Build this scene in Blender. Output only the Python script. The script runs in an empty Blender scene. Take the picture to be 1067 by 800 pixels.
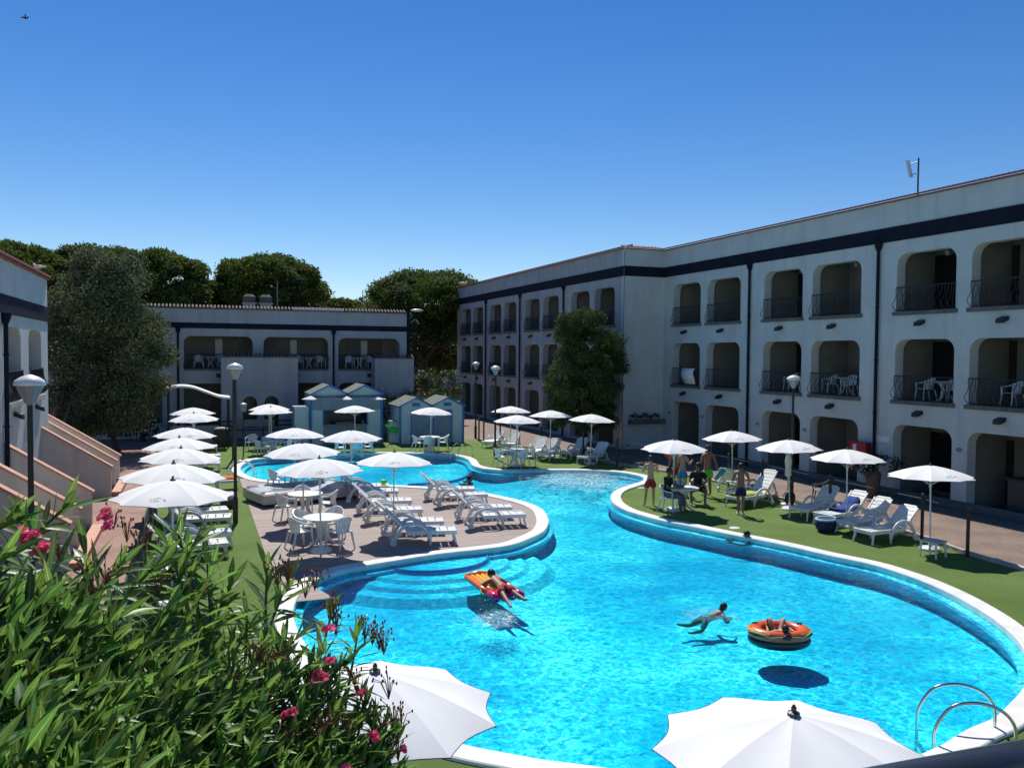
import bpy, math, random
import numpy as np
from mathutils import Vector, Matrix
from mathutils.geometry import tessellate_polygon
random.seed(7); rng = np.random.default_rng(11)
sc = bpy.context.scene
COL = sc.collection
PI = math.pi; R = math.radians

# ------------------------------------------------------------------ camera model (photo 1067x800)
F = 880.; ROLL = .008; PITCH = math.atan(31.3/F); YAW = math.atan(330.5/F); H = 4.95
fw = Vector((math.sin(YAW)*math.cos(PITCH), math.cos(YAW)*math.cos(PITCH), -math.sin(PITCH)))
r0 = Vector((math.cos(YAW), -math.sin(YAW), 0)); u0 = r0.cross(fw)
RX = r0*math.cos(ROLL)+u0*math.sin(ROLL); UP = u0*math.cos(ROLL)-r0*math.sin(ROLL)
CAM = Vector((0, 0, H))
def ray(px, py): return fw+RX*((px-533.5)/F)-UP*((py-400)/F)
def G(px, py, z=0.):
    d = ray(px, py); return CAM+d*((z-H)/d.z)
def PX(px, py, X):
    d = ray(px, py); return CAM+d*(X/d.x)
def PY(px, py, Y):
    d = ray(px, py); return CAM+d*(Y/d.y)
cd = bpy.data.cameras.new('camera'); cam = bpy.data.objects.new('camera', cd); COL.objects.link(cam)
cam.matrix_world = Matrix(((RX.x, UP.x, -fw.x, 0), (RX.y, UP.y, -fw.y, 0), (RX.z, UP.z, -fw.z, H), (0, 0, 0, 1)))
cd.sensor_width = 36; cd.sensor_fit = 'HORIZONTAL'; cd.lens = F/1067*36; cd.clip_start = .05; cd.clip_end = 3000
sc.camera = cam

# ------------------------------------------------------------------ light
SUN = Vector((.10, .78, 1.0)).normalized()          # towards the sun
el = math.asin(SUN.z); az = math.atan2(SUN.x, SUN.y)
w = bpy.data.worlds.new('World'); sc.world = w; w.use_nodes = True
nt = w.node_tree; bg = nt.nodes['Background']
sky = nt.nodes.new('ShaderNodeTexSky'); sky.sky_type = 'NISHITA'; sky.sun_disc = False
sky.sun_elevation = el; sky.sun_rotation = az; sky.altitude = 50; sky.air_density = .92; sky.dust_density = 0; sky.ozone_density = 2.2
hsv = nt.nodes.new('ShaderNodeHueSaturation'); hsv.inputs['Saturation'].default_value = 1.36; hsv.inputs['Hue'].default_value = .510; hsv.inputs['Value'].default_value = 1.0
nt.links.new(sky.outputs[0], hsv.inputs['Color']); nt.links.new(hsv.outputs[0], bg.inputs[0]); bg.inputs[1].default_value = .100
sl = bpy.data.lights.new('sun', 'SUN'); sl.energy = 4.8; sl.angle = R(.5); sl.color = (1, .96, .89)
so = bpy.data.objects.new('sun', sl); COL.objects.link(so)
so.rotation_euler = (-SUN).to_track_quat('-Z', 'Y').to_euler()
sc.view_settings.view_transform = 'Standard'; sc.view_settings.look = 'None'
sc.view_settings.exposure = 0.08; sc.view_settings.gamma = 1
sc.view_settings.use_curve_mapping = False
cy = sc.cycles
cy.max_bounces = 8; cy.diffuse_bounces = 3; cy.glossy_bounces = 3; cy.transmission_bounces = 4; cy.transparent_max_bounces = 12
cy.caustics_reflective = False; cy.caustics_refractive = False; cy.sample_clamp_indirect = 6; cy.sample_clamp_direct = 12
cy.use_denoising = True

# ------------------------------------------------------------------ materials
def rgb(*c): return (c[0], c[1], c[2], 1)
MATS = {}
def mat(name, col, rough=.6, var=.0, scale=3., metal=0., spec=.5, bump=0., bscale=40., col2=None, contrast=(.35, .65), island=0., transl=0., stain=None, detail=4):
    if name in MATS: return MATS[name]
    m = bpy.data.materials.new(name); m.use_nodes = True; n = m.node_tree.nodes; l = m.node_tree.links
    b = n['Principled BSDF']; b.inputs['Roughness'].default_value = rough; b.inputs['Metallic'].default_value = metal
    b.inputs['Specular IOR Level'].default_value = spec
    tc = n.new('ShaderNodeTexCoord'); out = None
    c2 = col2 if col2 else tuple(x*(1-var) for x in col)
    if var or col2:
        nz = n.new('ShaderNodeTexNoise'); nz.inputs['Scale'].default_value = scale; nz.inputs['Detail'].default_value = detail
        l.new(tc.outputs['Object'], nz.inputs['Vector'])
        rp = n.new('ShaderNodeValToRGB'); rp.color_ramp.elements[0].position = contrast[0]; rp.color_ramp.elements[1].position = contrast[1]
        rp.color_ramp.elements[0].color = rgb(*col); rp.color_ramp.elements[1].color = rgb(*c2)
        l.new(nz.outputs['Fac'], rp.inputs[0]); out = rp.outputs[0]
    if stain:
        mp = n.new('ShaderNodeMapping'); mp.inputs['Scale'].default_value = (1.2, 1.2, .12); l.new(tc.outputs['Object'], mp.inputs[0])
        nz2 = n.new('ShaderNodeTexNoise'); nz2.inputs['Scale'].default_value = 2.2; nz2.inputs['Detail'].default_value = 6; l.new(mp.outputs[0], nz2.inputs['Vector'])
        r2 = n.new('ShaderNodeValToRGB'); r2.color_ramp.elements[0].position = .52; r2.color_ramp.elements[1].position = .78
        r2.color_ramp.elements[0].color = (0, 0, 0, 1); r2.color_ramp.elements[1].color = (.55, .55, .55, 1); l.new(nz2.outputs['Fac'], r2.inputs[0])
        mx = n.new('ShaderNodeMixRGB'); mx.inputs[2].default_value = rgb(*stain); l.new(r2.outputs[0], mx.inputs[0])
        if out: l.new(out, mx.inputs[1])
        else: mx.inputs[1].default_value = rgb(*col)
        out = mx.outputs[0]
    if island:
        g = n.new('ShaderNodeNewGeometry'); hs = n.new('ShaderNodeHueSaturation')
        mr = n.new('ShaderNodeMapRange'); mr.inputs[3].default_value = 1-island; mr.inputs[4].default_value = 1+island
        l.new(g.outputs['Random Per Island'], mr.inputs[0]); l.new(mr.outputs[0], hs.inputs['Value'])
        mr2 = n.new('ShaderNodeMapRange'); mr2.inputs[3].default_value = .52; mr2.inputs[4].default_value = .475
        l.new(g.outputs['Random Per Island'], mr2.inputs[0]); l.new(mr2.outputs[0], hs.inputs['Hue'])
        if out: l.new(out, hs.inputs['Color'])
        else: hs.inputs['Color'].default_value = rgb(*col)
        out = hs.outputs[0]
    if out: l.new(out, b.inputs['Base Color'])
    else: b.inputs['Base Color'].default_value = rgb(*col)
    if bump:
        nb = n.new('ShaderNodeTexNoise'); nb.inputs['Scale'].default_value = bscale; nb.inputs['Detail'].default_value = 5; l.new(tc.outputs['Object'], nb.inputs['Vector'])
        bp = n.new('ShaderNodeBump'); bp.inputs['Strength'].default_value = bump; bp.inputs['Distance'].default_value = .02
        l.new(nb.outputs['Fac'], bp.inputs['Height']); l.new(bp.outputs[0], b.inputs['Normal'])
    if transl:
        t = n.new('ShaderNodeBsdfTranslucent'); mxs = n.new('ShaderNodeMixShader'); mxs.inputs[0].default_value = transl
        if out: l.new(out, t.inputs[0])
        else: t.inputs[0].default_value = rgb(*col)
        l.new(b.outputs[0], mxs.inputs[1]); l.new(t.outputs[0], mxs.inputs[2]); l.new(mxs.outputs[0], n['Material Output'].inputs[0])
    MATS[name] = m; return m

def brick_mat(name, c1, c2, mortar, scale, bw=.5, rh=.25, rot=0, rough=.85, blotch=None):
    m = bpy.data.materials.new(name); m.use_nodes = True; n = m.node_tree.nodes; l = m.node_tree.links
    b = n['Principled BSDF']; b.inputs['Roughness'].default_value = rough
    tc = n.new('ShaderNodeTexCoord'); mp = n.new('ShaderNodeMapping'); mp.inputs['Rotation'].default_value = (0, 0, rot)
    l.new(tc.outputs['Object'], mp.inputs[0])
    br = n.new('ShaderNodeTexBrick'); br.inputs['Scale'].default_value = scale; br.inputs['Color1'].default_value = rgb(*c1); br.inputs['Color2'].default_value = rgb(*c2)
    br.inputs['Mortar'].default_value = rgb(*mortar); br.inputs['Mortar Size'].default_value = .018; br.inputs['Brick Width'].default_value = bw; br.inputs['Row Height'].default_value = rh
    br.inputs['Bias'].default_value = 0
    l.new(mp.outputs[0], br.inputs['Vector'])
    nz = n.new('ShaderNodeTexNoise'); nz.inputs['Scale'].default_value = .9; nz.inputs['Detail'].default_value = 7; l.new(tc.outputs['Object'], nz.inputs['Vector'])
    rp = n.new('ShaderNodeValToRGB'); rp.color_ramp.elements[0].position = .3; rp.color_ramp.elements[1].position = .7
    rp.color_ramp.elements[0].color = (.72, .72, .72, 1); rp.color_ramp.elements[1].color = (1.15, 1.12, 1.08, 1); l.new(nz.outputs['Fac'], rp.inputs[0])
    mx = n.new('ShaderNodeMixRGB'); mx.blend_type = 'MULTIPLY'; mx.inputs[0].default_value = 1; l.new(br.outputs[0], mx.inputs[1]); l.new(rp.outputs[0], mx.inputs[2])
    l.new(mx.outputs[0], b.inputs['Base Color'])
    bp = n.new('ShaderNodeBump'); bp.inputs['Strength'].default_value = .5; bp.inputs['Distance'].default_value = .01; bp.invert = True
    l.new(br.outputs['Fac'], bp.inputs['Height']); l.new(bp.outputs[0], b.inputs['Normal'])
    MATS[name] = m; return m

M_white = mat('white plastic', (.80, .81, .80), .38, var=.10, scale=6, col2=(.70, .71, .69))
M_canvas = mat('umbrella canvas', (.83, .825, .80), .8, col2=(.76, .755, .735), scale=2.2, contrast=(.4, .8), transl=.02)
M_pole = mat('white pole', (.68, .69, .68), .35, metal=.2)
M_darkcap = mat('dark cap', (.05, .05, .055), .4)
M_piping = mat('navy piping', (.03, .07, .22), .6)
M_logo = mat('grey print', (.33, .34, .36), .8)
M_black = mat('black metal', (.012, .012, .014), .45)
M_iron = mat('balcony iron', (.018, .019, .022), .5)
M_stucco = mat('white stucco', (.60, .635, .61), .85, col2=(.53, .565, .545), scale=.8, bump=.25, bscale=60, stain=(.42, .435, .41))
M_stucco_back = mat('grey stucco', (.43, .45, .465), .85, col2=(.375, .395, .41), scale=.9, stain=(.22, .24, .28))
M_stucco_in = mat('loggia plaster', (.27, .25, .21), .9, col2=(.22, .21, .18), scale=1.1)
M_band = mat('navy band', (.010, .014, .026), .85, col2=(.015, .019, .034), scale=2, spec=.15)
M_tile = mat('terracotta', (.34, .13, .075), .8, col2=(.23, .10, .07), scale=6, contrast=(.3, .7))
M_tile2 = mat('weathered tiles', (.19, .15, .13), .85, col2=(.10, .08, .07), scale=6)
M_coptile = mat('salmon tiles', (.62, .33, .24), .7, col2=(.50, .25, .17), scale=5)
M_dark = mat('dark doorway', (.012, .013, .015), .35)
M_door = mat('brown shutter door', (.035, .022, .016), .6)
M_slab = mat('sill slab', (.16, .15, .14), .8, col2=(.10, .10, .095), scale=5)
M_stair = mat('stair stucco', (.66, .61, .54), .9, col2=(.58, .53, .47), scale=1.0, stain=(.33, .31, .29))
M_turf = mat('green turf', (.130, .205, .048), .95, col2=(.180, .265, .080), scale=.55, bump=.9, bscale=220, spec=.15, detail=9, contrast=(.3, .72))
M_coping = mat('white coping', (.80, .78, .73), .6, col2=(.66, .64, .59), scale=2.5, contrast=(.42, .75))
M_curb = mat('concrete curb', (.56, .52, .46), .8, col2=(.42, .40, .36), scale=4)
M_chrome = mat('steel', (.62, .63, .64), .18, metal=1.)
M_wood = mat('bark', (.045, .035, .027), .9, col2=(.09, .072, .055), scale=7, bump=.6, bscale=20)
M_red = mat('red paint', (.36, .015, .02), .5)
M_ring = mat('lifebuoy orange', (.65, .06, .025), .5)
M_bluetrim = mat('blue trim', (.015, .17, .50), .5)
M_hut = mat('pale blue boards', (.56, .72, .78), .7, col2=(.50, .65, .71), scale=2)
M_hut2 = mat('grey blue boards', (.25, .35, .44), .7, col2=(.21, .30, .39), scale=2)
M_hutroof = mat('grey green roof felt', (.16, .175, .135), .9, col2=(.11, .125, .10), scale=3)
M_glass = mat('lamp glass', (.24, .26, .27), .12)
M_screen = mat('green windscreen mesh', (.008, .035, .030), .8)
M_pot = mat('clay pot', (.13, .10, .075), .8)
M_farwall = mat('cream wall', (.42, .36, .30), .9, col2=(.34, .30, .26), scale=1)
M_greyp = mat('grey plastic', (.24, .24, .23), .5)
M_rattan = mat('brown rattan', (.10, .08, .065), .8, col2=(.06, .05, .04), scale=30)
M_cover = mat('grey green cover', (.16, .18, .175), .3, col2=(.62, .63, .64), scale=1.3, contrast=(.5, .56))
M_boxside = mat('weathered panel', (.60, .56, .52), .8, col2=(.50, .47, .44), scale=3)

M_pool = mat('pool liner', (.055, .575, .77), .6, col2=(.075, .63, .82), scale=1.2)
M_poolline = mat('blue liner stripe', (.03, .22, .62), .6)
brick_mat('red paving', (.42, .25, .20), (.34, .20, .16), (.17, .115, .09), 4.4)
brick_mat('tan paving', (.29, .205, .16), (.24, .17, .135), (.15, .11, .09), 4.4)
# deck boards
def deck_mat():
    m = bpy.data.materials.new('composite deck'); m.use_nodes = True; n = m.node_tree.nodes; l = m.node_tree.links
    b = n['Principled BSDF']; b.inputs['Roughness'].default_value = .75
    tc = n.new('ShaderNodeTexCoord')
    br = n.new('ShaderNodeTexBrick'); br.inputs['Scale'].default_value = 1; br.inputs['Brick Width'].default_value = 3.1; br.inputs['Row Height'].default_value = .145
    br.inputs['Mortar Size'].default_value = .006; br.inputs['Color1'].default_value = (.385, .31, .275, 1); br.inputs['Color2'].default_value = (.31, .245, .22, 1); br.inputs['Mortar'].default_value = (.09, .075, .07, 1)
    l.new(tc.outputs['Object'], br.inputs['Vector'])
    mp = n.new('ShaderNodeMapping'); mp.inputs['Scale'].default_value = (.4, 7, 1); l.new(tc.outputs['Object'], mp.inputs[0])
    nz = n.new('ShaderNodeTexNoise'); nz.inputs['Scale'].default_value = 2; nz.inputs['Detail'].default_value = 6; l.new(mp.outputs[0], nz.inputs['Vector'])
    rp = n.new('ShaderNodeValToRGB'); rp.color_ramp.elements[0].position = .3; rp.color_ramp.elements[1].position = .7; rp.color_ramp.elements[0].color = (.78, .77, .77, 1); rp.color_ramp.elements[1].color = (1.1, 1.08, 1.05, 1)
    l.new(nz.outputs['Fac'], rp.inputs[0])
    mx = n.new('ShaderNodeMixRGB'); mx.blend_type = 'MULTIPLY'; mx.inputs[0].default_value = 1; l.new(br.outputs[0], mx.inputs[1]); l.new(rp.outputs[0], mx.inputs[2])
    l.new(mx.outputs[0], b.inputs['Base Color']); return m
M_deck = deck_mat()
# the water surface: see-through sheet, sun's ripple net painted into its tint, under a rippled gloss
def water_mat():
    m = bpy.data.materials.new('pool water'); m.use_nodes = True; n = m.node_tree.nodes; l = m.node_tree.links
    n.remove(n['Principled BSDF']); tc = n.new('ShaderNodeTexCoord')
    nz = n.new('ShaderNodeTexNoise'); nz.inputs['Scale'].default_value = 2.1; nz.inputs['Detail'].default_value = 3; l.new(tc.outputs['Object'], nz.inputs['Vector'])
    av = n.new('ShaderNodeVectorMath'); av.operation = 'SCALE'; av.inputs['Scale'].default_value = .42; l.new(nz.outputs['Color'], av.inputs[0])
    ad = n.new('ShaderNodeVectorMath'); ad.operation = 'ADD'; l.new(tc.outputs['Object'], ad.inputs[0]); l.new(av.outputs[0], ad.inputs[1])
    acc = None
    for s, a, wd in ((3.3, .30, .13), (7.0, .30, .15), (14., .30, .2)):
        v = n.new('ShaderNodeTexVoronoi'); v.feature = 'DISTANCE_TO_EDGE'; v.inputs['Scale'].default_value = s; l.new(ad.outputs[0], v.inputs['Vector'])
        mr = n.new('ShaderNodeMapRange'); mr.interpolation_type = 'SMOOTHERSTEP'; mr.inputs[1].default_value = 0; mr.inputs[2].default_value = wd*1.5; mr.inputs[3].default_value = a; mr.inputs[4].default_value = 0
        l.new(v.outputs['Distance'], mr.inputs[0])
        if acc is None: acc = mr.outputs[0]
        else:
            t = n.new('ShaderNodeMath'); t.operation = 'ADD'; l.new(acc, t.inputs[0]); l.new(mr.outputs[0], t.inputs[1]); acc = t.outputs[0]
    # calmer patches, where the painted light net fades
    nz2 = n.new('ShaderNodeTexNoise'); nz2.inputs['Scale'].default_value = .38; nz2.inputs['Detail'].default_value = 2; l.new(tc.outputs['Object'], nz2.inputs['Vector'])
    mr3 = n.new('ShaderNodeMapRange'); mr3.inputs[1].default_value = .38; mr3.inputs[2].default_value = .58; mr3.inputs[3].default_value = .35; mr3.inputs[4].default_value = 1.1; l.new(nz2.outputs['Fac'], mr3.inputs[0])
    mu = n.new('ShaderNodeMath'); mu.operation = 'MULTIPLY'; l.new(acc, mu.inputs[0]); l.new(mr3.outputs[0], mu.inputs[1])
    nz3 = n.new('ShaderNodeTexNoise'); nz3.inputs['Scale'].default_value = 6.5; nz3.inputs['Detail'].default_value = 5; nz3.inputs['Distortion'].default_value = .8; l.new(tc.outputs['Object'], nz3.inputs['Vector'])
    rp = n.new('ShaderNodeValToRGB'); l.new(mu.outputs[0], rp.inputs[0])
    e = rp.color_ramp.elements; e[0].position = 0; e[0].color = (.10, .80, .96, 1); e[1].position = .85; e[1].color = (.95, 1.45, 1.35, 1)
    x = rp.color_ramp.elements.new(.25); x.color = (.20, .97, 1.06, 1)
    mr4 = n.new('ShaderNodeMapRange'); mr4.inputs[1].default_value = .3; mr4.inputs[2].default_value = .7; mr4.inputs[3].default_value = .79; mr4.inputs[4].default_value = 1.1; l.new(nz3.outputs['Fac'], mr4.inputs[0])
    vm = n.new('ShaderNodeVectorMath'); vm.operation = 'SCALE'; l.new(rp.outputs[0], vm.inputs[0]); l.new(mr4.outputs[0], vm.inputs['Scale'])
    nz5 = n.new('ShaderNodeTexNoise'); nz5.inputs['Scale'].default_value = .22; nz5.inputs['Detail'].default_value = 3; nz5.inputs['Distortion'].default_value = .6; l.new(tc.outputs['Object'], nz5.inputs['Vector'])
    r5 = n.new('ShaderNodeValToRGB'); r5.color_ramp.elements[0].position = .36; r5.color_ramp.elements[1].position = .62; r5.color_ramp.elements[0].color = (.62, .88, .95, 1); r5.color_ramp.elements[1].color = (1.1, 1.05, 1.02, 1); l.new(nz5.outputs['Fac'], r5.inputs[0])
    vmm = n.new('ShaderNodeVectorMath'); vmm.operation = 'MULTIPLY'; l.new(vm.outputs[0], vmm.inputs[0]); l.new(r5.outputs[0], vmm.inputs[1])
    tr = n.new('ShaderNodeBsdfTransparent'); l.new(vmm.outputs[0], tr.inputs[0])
    bn = n.new('ShaderNodeTexNoise'); bn.inputs['Scale'].default_value = 4.2; bn.inputs['Detail'].default_value = 4; bn.inputs['Distortion'].default_value = .5; l.new(tc.outputs['Object'], bn.inputs['Vector'])
    bp = n.new('ShaderNodeBump'); bp.inputs['Strength'].default_value = .8; bp.inputs['Distance'].default_value = .06; l.new(bn.outputs['Fac'], bp.inputs['Height'])
    gl = n.new('ShaderNodeBsdfGlossy'); gl.inputs['Roughness'].default_value = .06; l.new(bp.outputs[0], gl.inputs['Normal'])
    fr = n.new('ShaderNodeFresnel'); fr.inputs['IOR'].default_value = 1.33; l.new(bp.outputs[0], fr.inputs['Normal'])
    ms = n.new('ShaderNodeMath'); ms.operation = 'MULTIPLY'; ms.inputs[1].default_value = .75; l.new(fr.outputs[0], ms.inputs[0])
    mx = n.new('ShaderNodeMixShader'); l.new(ms.outputs[0], mx.inputs[0]); l.new(tr.outputs[0], mx.inputs[1]); l.new(gl.outputs[0], mx.inputs[2])
    # churned, aerated patches: milky turquoise with white bubbles
    nzf = n.new('ShaderNodeTexNoise'); nzf.inputs['Scale'].default_value = 1.3; nzf.inputs['Detail'].default_value = 5; nzf.inputs['Distortion'].default_value = 1.2; l.new(tc.outputs['Object'], nzf.inputs['Vector'])
    mapf = n.new('ShaderNodeMapping'); mapf.inputs['Scale'].default_value = (9, 5.5, 1); l.new(tc.outputs['Object'], mapf.inputs[0])
    nzw = n.new('ShaderNodeTexNoise'); nzw.inputs['Scale'].default_value = 1.0; nzw.inputs['Detail'].default_value = 8; nzw.inputs['Roughness'].default_value = .75; l.new(mapf.outputs[0], nzw.inputs['Vector'])
    masks = []
    def ell(pl, pr_, pt, pb, st):
        c = (pl+pr_)*.5; d = pr_-pl; hl = d.length/2; a = math.atan2(d.y, d.x); hd = (pt-pb).length/2; c = (c+(pt+pb)*.5)*.5
        mp = n.new('ShaderNodeMapping'); mp.vector_type = 'TEXTURE'; mp.inputs['Location'].default_value = (c.x, c.y, WZ); mp.inputs['Rotation'].default_value = (0, 0, a); mp.inputs['Scale'].default_value = (hl, hd, 1)
        l.new(tc.outputs['Object'], mp.inputs[0]); ln = n.new('ShaderNodeVectorMath'); ln.operation = 'LENGTH'; l.new(mp.outputs[0], ln.inputs[0])
        ad_ = n.new('ShaderNodeMath'); ad_.operation = 'MULTIPLY_ADD'; ad_.inputs[1].default_value = 1.7; l.new(nzf.outputs['Fac'], ad_.inputs[0]); l.new(ln.outputs['Value'], ad_.inputs[2])
        q = n.new('ShaderNodeMapRange'); q.inputs[1].default_value = 1.75; q.inputs[2].default_value = 1.2; q.inputs[3].default_value = 0; q.inputs[4].default_value = st; l.new(ad_.outputs[0], q.inputs[0]); masks.append(q.outputs[0])
    ell(G(542, 500, WZ), G(668, 498, WZ), G(606, 489.5, WZ), G(606, 516, WZ), 1.0)
    ell(G(493, 643, WZ), G(545, 645, WZ), G(517, 634, WZ), G(517, 656, WZ), .85)
    ell(G(708, 640, WZ), G(770, 641, WZ), G(738, 631, WZ), G(738, 649, WZ), .30)
    mk = masks[0]
    for o_ in masks[1:]:
        a2 = n.new('ShaderNodeMath'); a2.operation = 'MAXIMUM'; l.new(mk, a2.inputs[0]); l.new(o_, a2.inputs[1]); mk = a2.outputs[0]
    wh = n.new('ShaderNodeMapRange'); wh.inputs[1].default_value = .50; wh.inputs[2].default_value = .60; wh.inputs[3].default_value = 0; wh.inputs[4].default_value = 1; l.new(nzw.outputs['Fac'], wh.inputs[0])
    fc = n.new('ShaderNodeMixRGB'); fc.inputs[1].default_value = (.16, .62, .72, 1); fc.inputs[2].default_value = (.90, .95, .96, 1); l.new(wh.outputs[0], fc.inputs[0])
    df = n.new('ShaderNodeBsdfDiffuse'); l.new(fc.outputs[0], df.inputs[0])
    fa = n.new('ShaderNodeMath'); fa.operation = 'MULTIPLY_ADD'; fa.inputs[1].default_value = .55; fa.inputs[2].default_value = .40; l.new(wh.outputs[0], fa.inputs[0])
    fb = n.new('ShaderNodeMath'); fb.operation = 'MULTIPLY'; l.new(fa.outputs[0], fb.inputs[0]); l.new(mk, fb.inputs[1])
    mx2 = n.new('ShaderNodeMixShader'); l.new(fb.outputs[0], mx2.inputs[0]); l.new(mx.outputs[0], mx2.inputs[1]); l.new(df.outputs[0], mx2.inputs[2])
    l.new(mx2.outputs[0], n['Material Output'].inputs[0]); return m
WZ = -.06
M_water = water_mat()

# ------------------------------------------------------------------ mesh helpers
class MB:
    def __init__(s): s.v = []; s.f = []
    def add(s, vs, fs):
        o = len(s.v); s.v += [tuple(p) for p in vs]; s.f += [tuple(i+o for i in f) for f in fs]; return s
    def box(s, c, d, rz=0, ry=0):
        m = Matrix.Translation(c)@Matrix.Rotation(rz, 4, 'Z')@Matrix.Rotation(ry, 4, 'Y')
        vs = [m@Vector((x*d[0]/2, y*d[1]/2, z*d[2]/2)) for x in (-1, 1) for y in (-1, 1) for z in (-1, 1)]
        return s.add(vs, [(0, 1, 3, 2), (4, 6, 7, 5), (0, 4, 5, 1), (2, 3, 7, 6), (0, 2, 6, 4), (1, 5, 7, 3)])
    def bx(s, x0, x1, y0, y1, z0, z1): return s.box(((x0+x1)/2, (y0+y1)/2, (z0+z1)/2), (abs(x1-x0), abs(y1-y0), abs(z1-z0)))
    def tube(s, pts, r, n=6, cap=True, flat=1.):
        pts = [Vector(p) for p in pts]; k = len(pts); rs = r if isinstance(r, (list, tuple)) else [r]*k
        vs = []; up = Vector((0, 0, 1)); prev = None
        for i, p in enumerate(pts):
            t = (pts[min(i+1, k-1)]-pts[max(i-1, 0)]).normalized()
            if prev is None:
                a = t.cross(up if abs(t.z) < .95 else Vector((1, 0, 0))).normalized()
            else:
                a = (prev-t*prev.dot(t))
                a = a.normalized() if a.length > 1e-5 else t.orthogonal().normalized()
            prev = a; b = t.cross(a).normalized()
            for j in range(n):
                q = 2*PI*j/n; vs.append(p+a*(math.cos(q)*rs[i])+b*(math.sin(q)*rs[i]*flat))
        fs = [(i*n+j, i*n+(j+1) % n, (i+1)*n+(j+1) % n, (i+1)*n+j) for i in range(k-1) for j in range(n)]
        if cap: fs += [tuple(range(n))[::-1], tuple(range((k-1)*n, k*n))]
        return s.add(vs, fs)
    def lathe(s, prof, n=16, c=(0, 0, 0)):
        c = Vector(c); vs = [c+Vector((r*math.cos(2*PI*j/n), r*math.sin(2*PI*j/n), z)) for r, z in prof for j in range(n)]
        k = len(prof)
        fs = [(i*n+j, i*n+(j+1) % n, (i+1)*n+(j+1) % n, (i+1)*n+j) for i in range(k-1) for j in range(n)]
        fs += [tuple(range(n))[::-1], tuple(range((k-1)*n, k*n))]
        return s.add(vs, fs)
    def prism(s, poly, d):          # poly: 3D points of one face, d: extrusion vector
        n = len(poly); d = Vector(d); a = [Vector(p) for p in poly]
        return s.add(a+[p+d for p in a], [tuple(range(n))[::-1], tuple(range(n, 2*n))]+[(i, (i+1) % n, n+(i+1) % n, n+i) for i in range(n)])
    def ball(s, c, r, n=8, m=6):
        c = Vector(c); r = Vector(r if hasattr(r, '__len__') else (r, r, r))
        vs = []; 
        for i in range(1, m):
            for j in range(n):
                a = PI*i/m; b = 2*PI*j/n; vs.append(c+Vector((math.sin(a)*math.cos(b)*r.x, math.sin(a)*math.sin(b)*r.y, math.cos(a)*r.z)))
        t = len(vs); vs += [c+Vector((0, 0, r.z)), c-Vector((0, 0, r.z))]
        fs = [(i*n+j, (i+1)*n+j, (i+1)*n+(j+1) % n, i*n+(j+1) % n) for i in range(m-2) for j in range(n)]
        fs += [(t, j, (j+1) % n) for j in range(n)]+[(t+1, (m-2)*n+(j+1) % n, (m-2)*n+j) for j in range(n)]
        return s.add(vs, fs)
    def torus(s, c, R0, r, n=24, m=8, sx=1, sy=1, arc=1.):
        c = Vector(c); vs = []
        for i in range(n):
            a = 2*PI*i/n
            for j in range(m):
                b = 2*PI*j/m; q = R0+r*math.cos(b); vs.append(c+Vector((q*math.cos(a)*sx, q*math.sin(a)*sy, r*math.sin(b))))
        return s.add(vs, [(i*m+j, ((i+1) % n)*m+j, ((i+1) % n)*m+(j+1) % m, i*m+(j+1) % m) for i in range(n) for j in range(m)])
    def xf(s, m): s.v = [tuple(m@Vector(p)) for p in s.v]; return s
    def build(s, name, m, parent=None, smooth=False, off=None, bevel=0):
        me = bpy.data.meshes.new(name)
        v = s.v if off is None else [(p[0]-off[0], p[1]-off[1], p[2]-off[2]) for p in s.v]
        me.from_pydata(v, [], s.f); me.update()
        if smooth: me.polygons.foreach_set('use_smooth', [True]*len(me.polygons))
        o = bpy.data.objects.new(name, me); COL.objects.link(o); me.materials.append(m)
        if parent: o.parent = parent
        if bevel:
            b = o.modifiers.new('bevel', 'BEVEL'); b.width = bevel; b.segments = 2; b.limit_method = 'ANGLE'
        return o
def tag(o, label=None, cat=None, group=None, kind=None):
    if label: o['label'] = label
    if cat: o['category'] = cat
    if group: o['group'] = group
    if kind: o['kind'] = kind
    return o
def thing(name, loc, label, cat, rz=0, group=None):
    o = bpy.data.objects.new(name, None); COL.objects.link(o); o.location = loc; o.rotation_euler = (0, 0, rz); o.empty_display_size = .3
    return tag(o, label, cat, group)
def copy_tree(o, parent=None):
    c = o.copy(); COL.objects.link(c)
    if parent: c.parent = parent
    for ch in o.children: copy_tree(ch, c)
    return c
class Proto:                       # first use takes the built thing itself, later ones copies
    def __init__(s, o): s.o = o; s.used = False
    def put(s, loc, rz, label, group=None, scale=None, tilt=None):
        c = copy_tree(s.o) if s.used else s.o; s.used = True
        c.location = loc; c.rotation_euler = (tilt[0] if tilt else 0, tilt[1] if tilt else 0, rz); c['label'] = label
        if group: c['group'] = group
        if scale: c.scale = scale
        return c
def raw_mesh(name, V, Fq, m, parent=None, smooth=False, attr=None):
    me = bpy.data.meshes.new(name); V = np.asarray(V, np.float32).reshape(-1, 3); Fq = np.asarray(Fq, np.int32); k = Fq.shape[1]
    me.vertices.add(len(V)); me.vertices.foreach_set('co', V.ravel()); me.loops.add(Fq.size); me.loops.foreach_set('vertex_index', Fq.ravel())
    me.polygons.add(len(Fq)); me.polygons.foreach_set('loop_start', np.arange(0, Fq.size, k, dtype=np.int32)); me.polygons.foreach_set('loop_total', np.full(len(Fq), k, np.int32))
    if smooth: me.polygons.foreach_set('use_smooth', np.ones(len(Fq), bool))
    me.update(calc_edges=True)
    if attr is not None:
        a = me.attributes.new('leafu', 'FLOAT', 'POINT'); a.data.foreach_set('value', np.asarray(attr, np.float32))
    o = bpy.data.objects.new(name, me); COL.objects.link(o); me.materials.append(m)
    if parent: o.parent = parent
    return o
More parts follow.
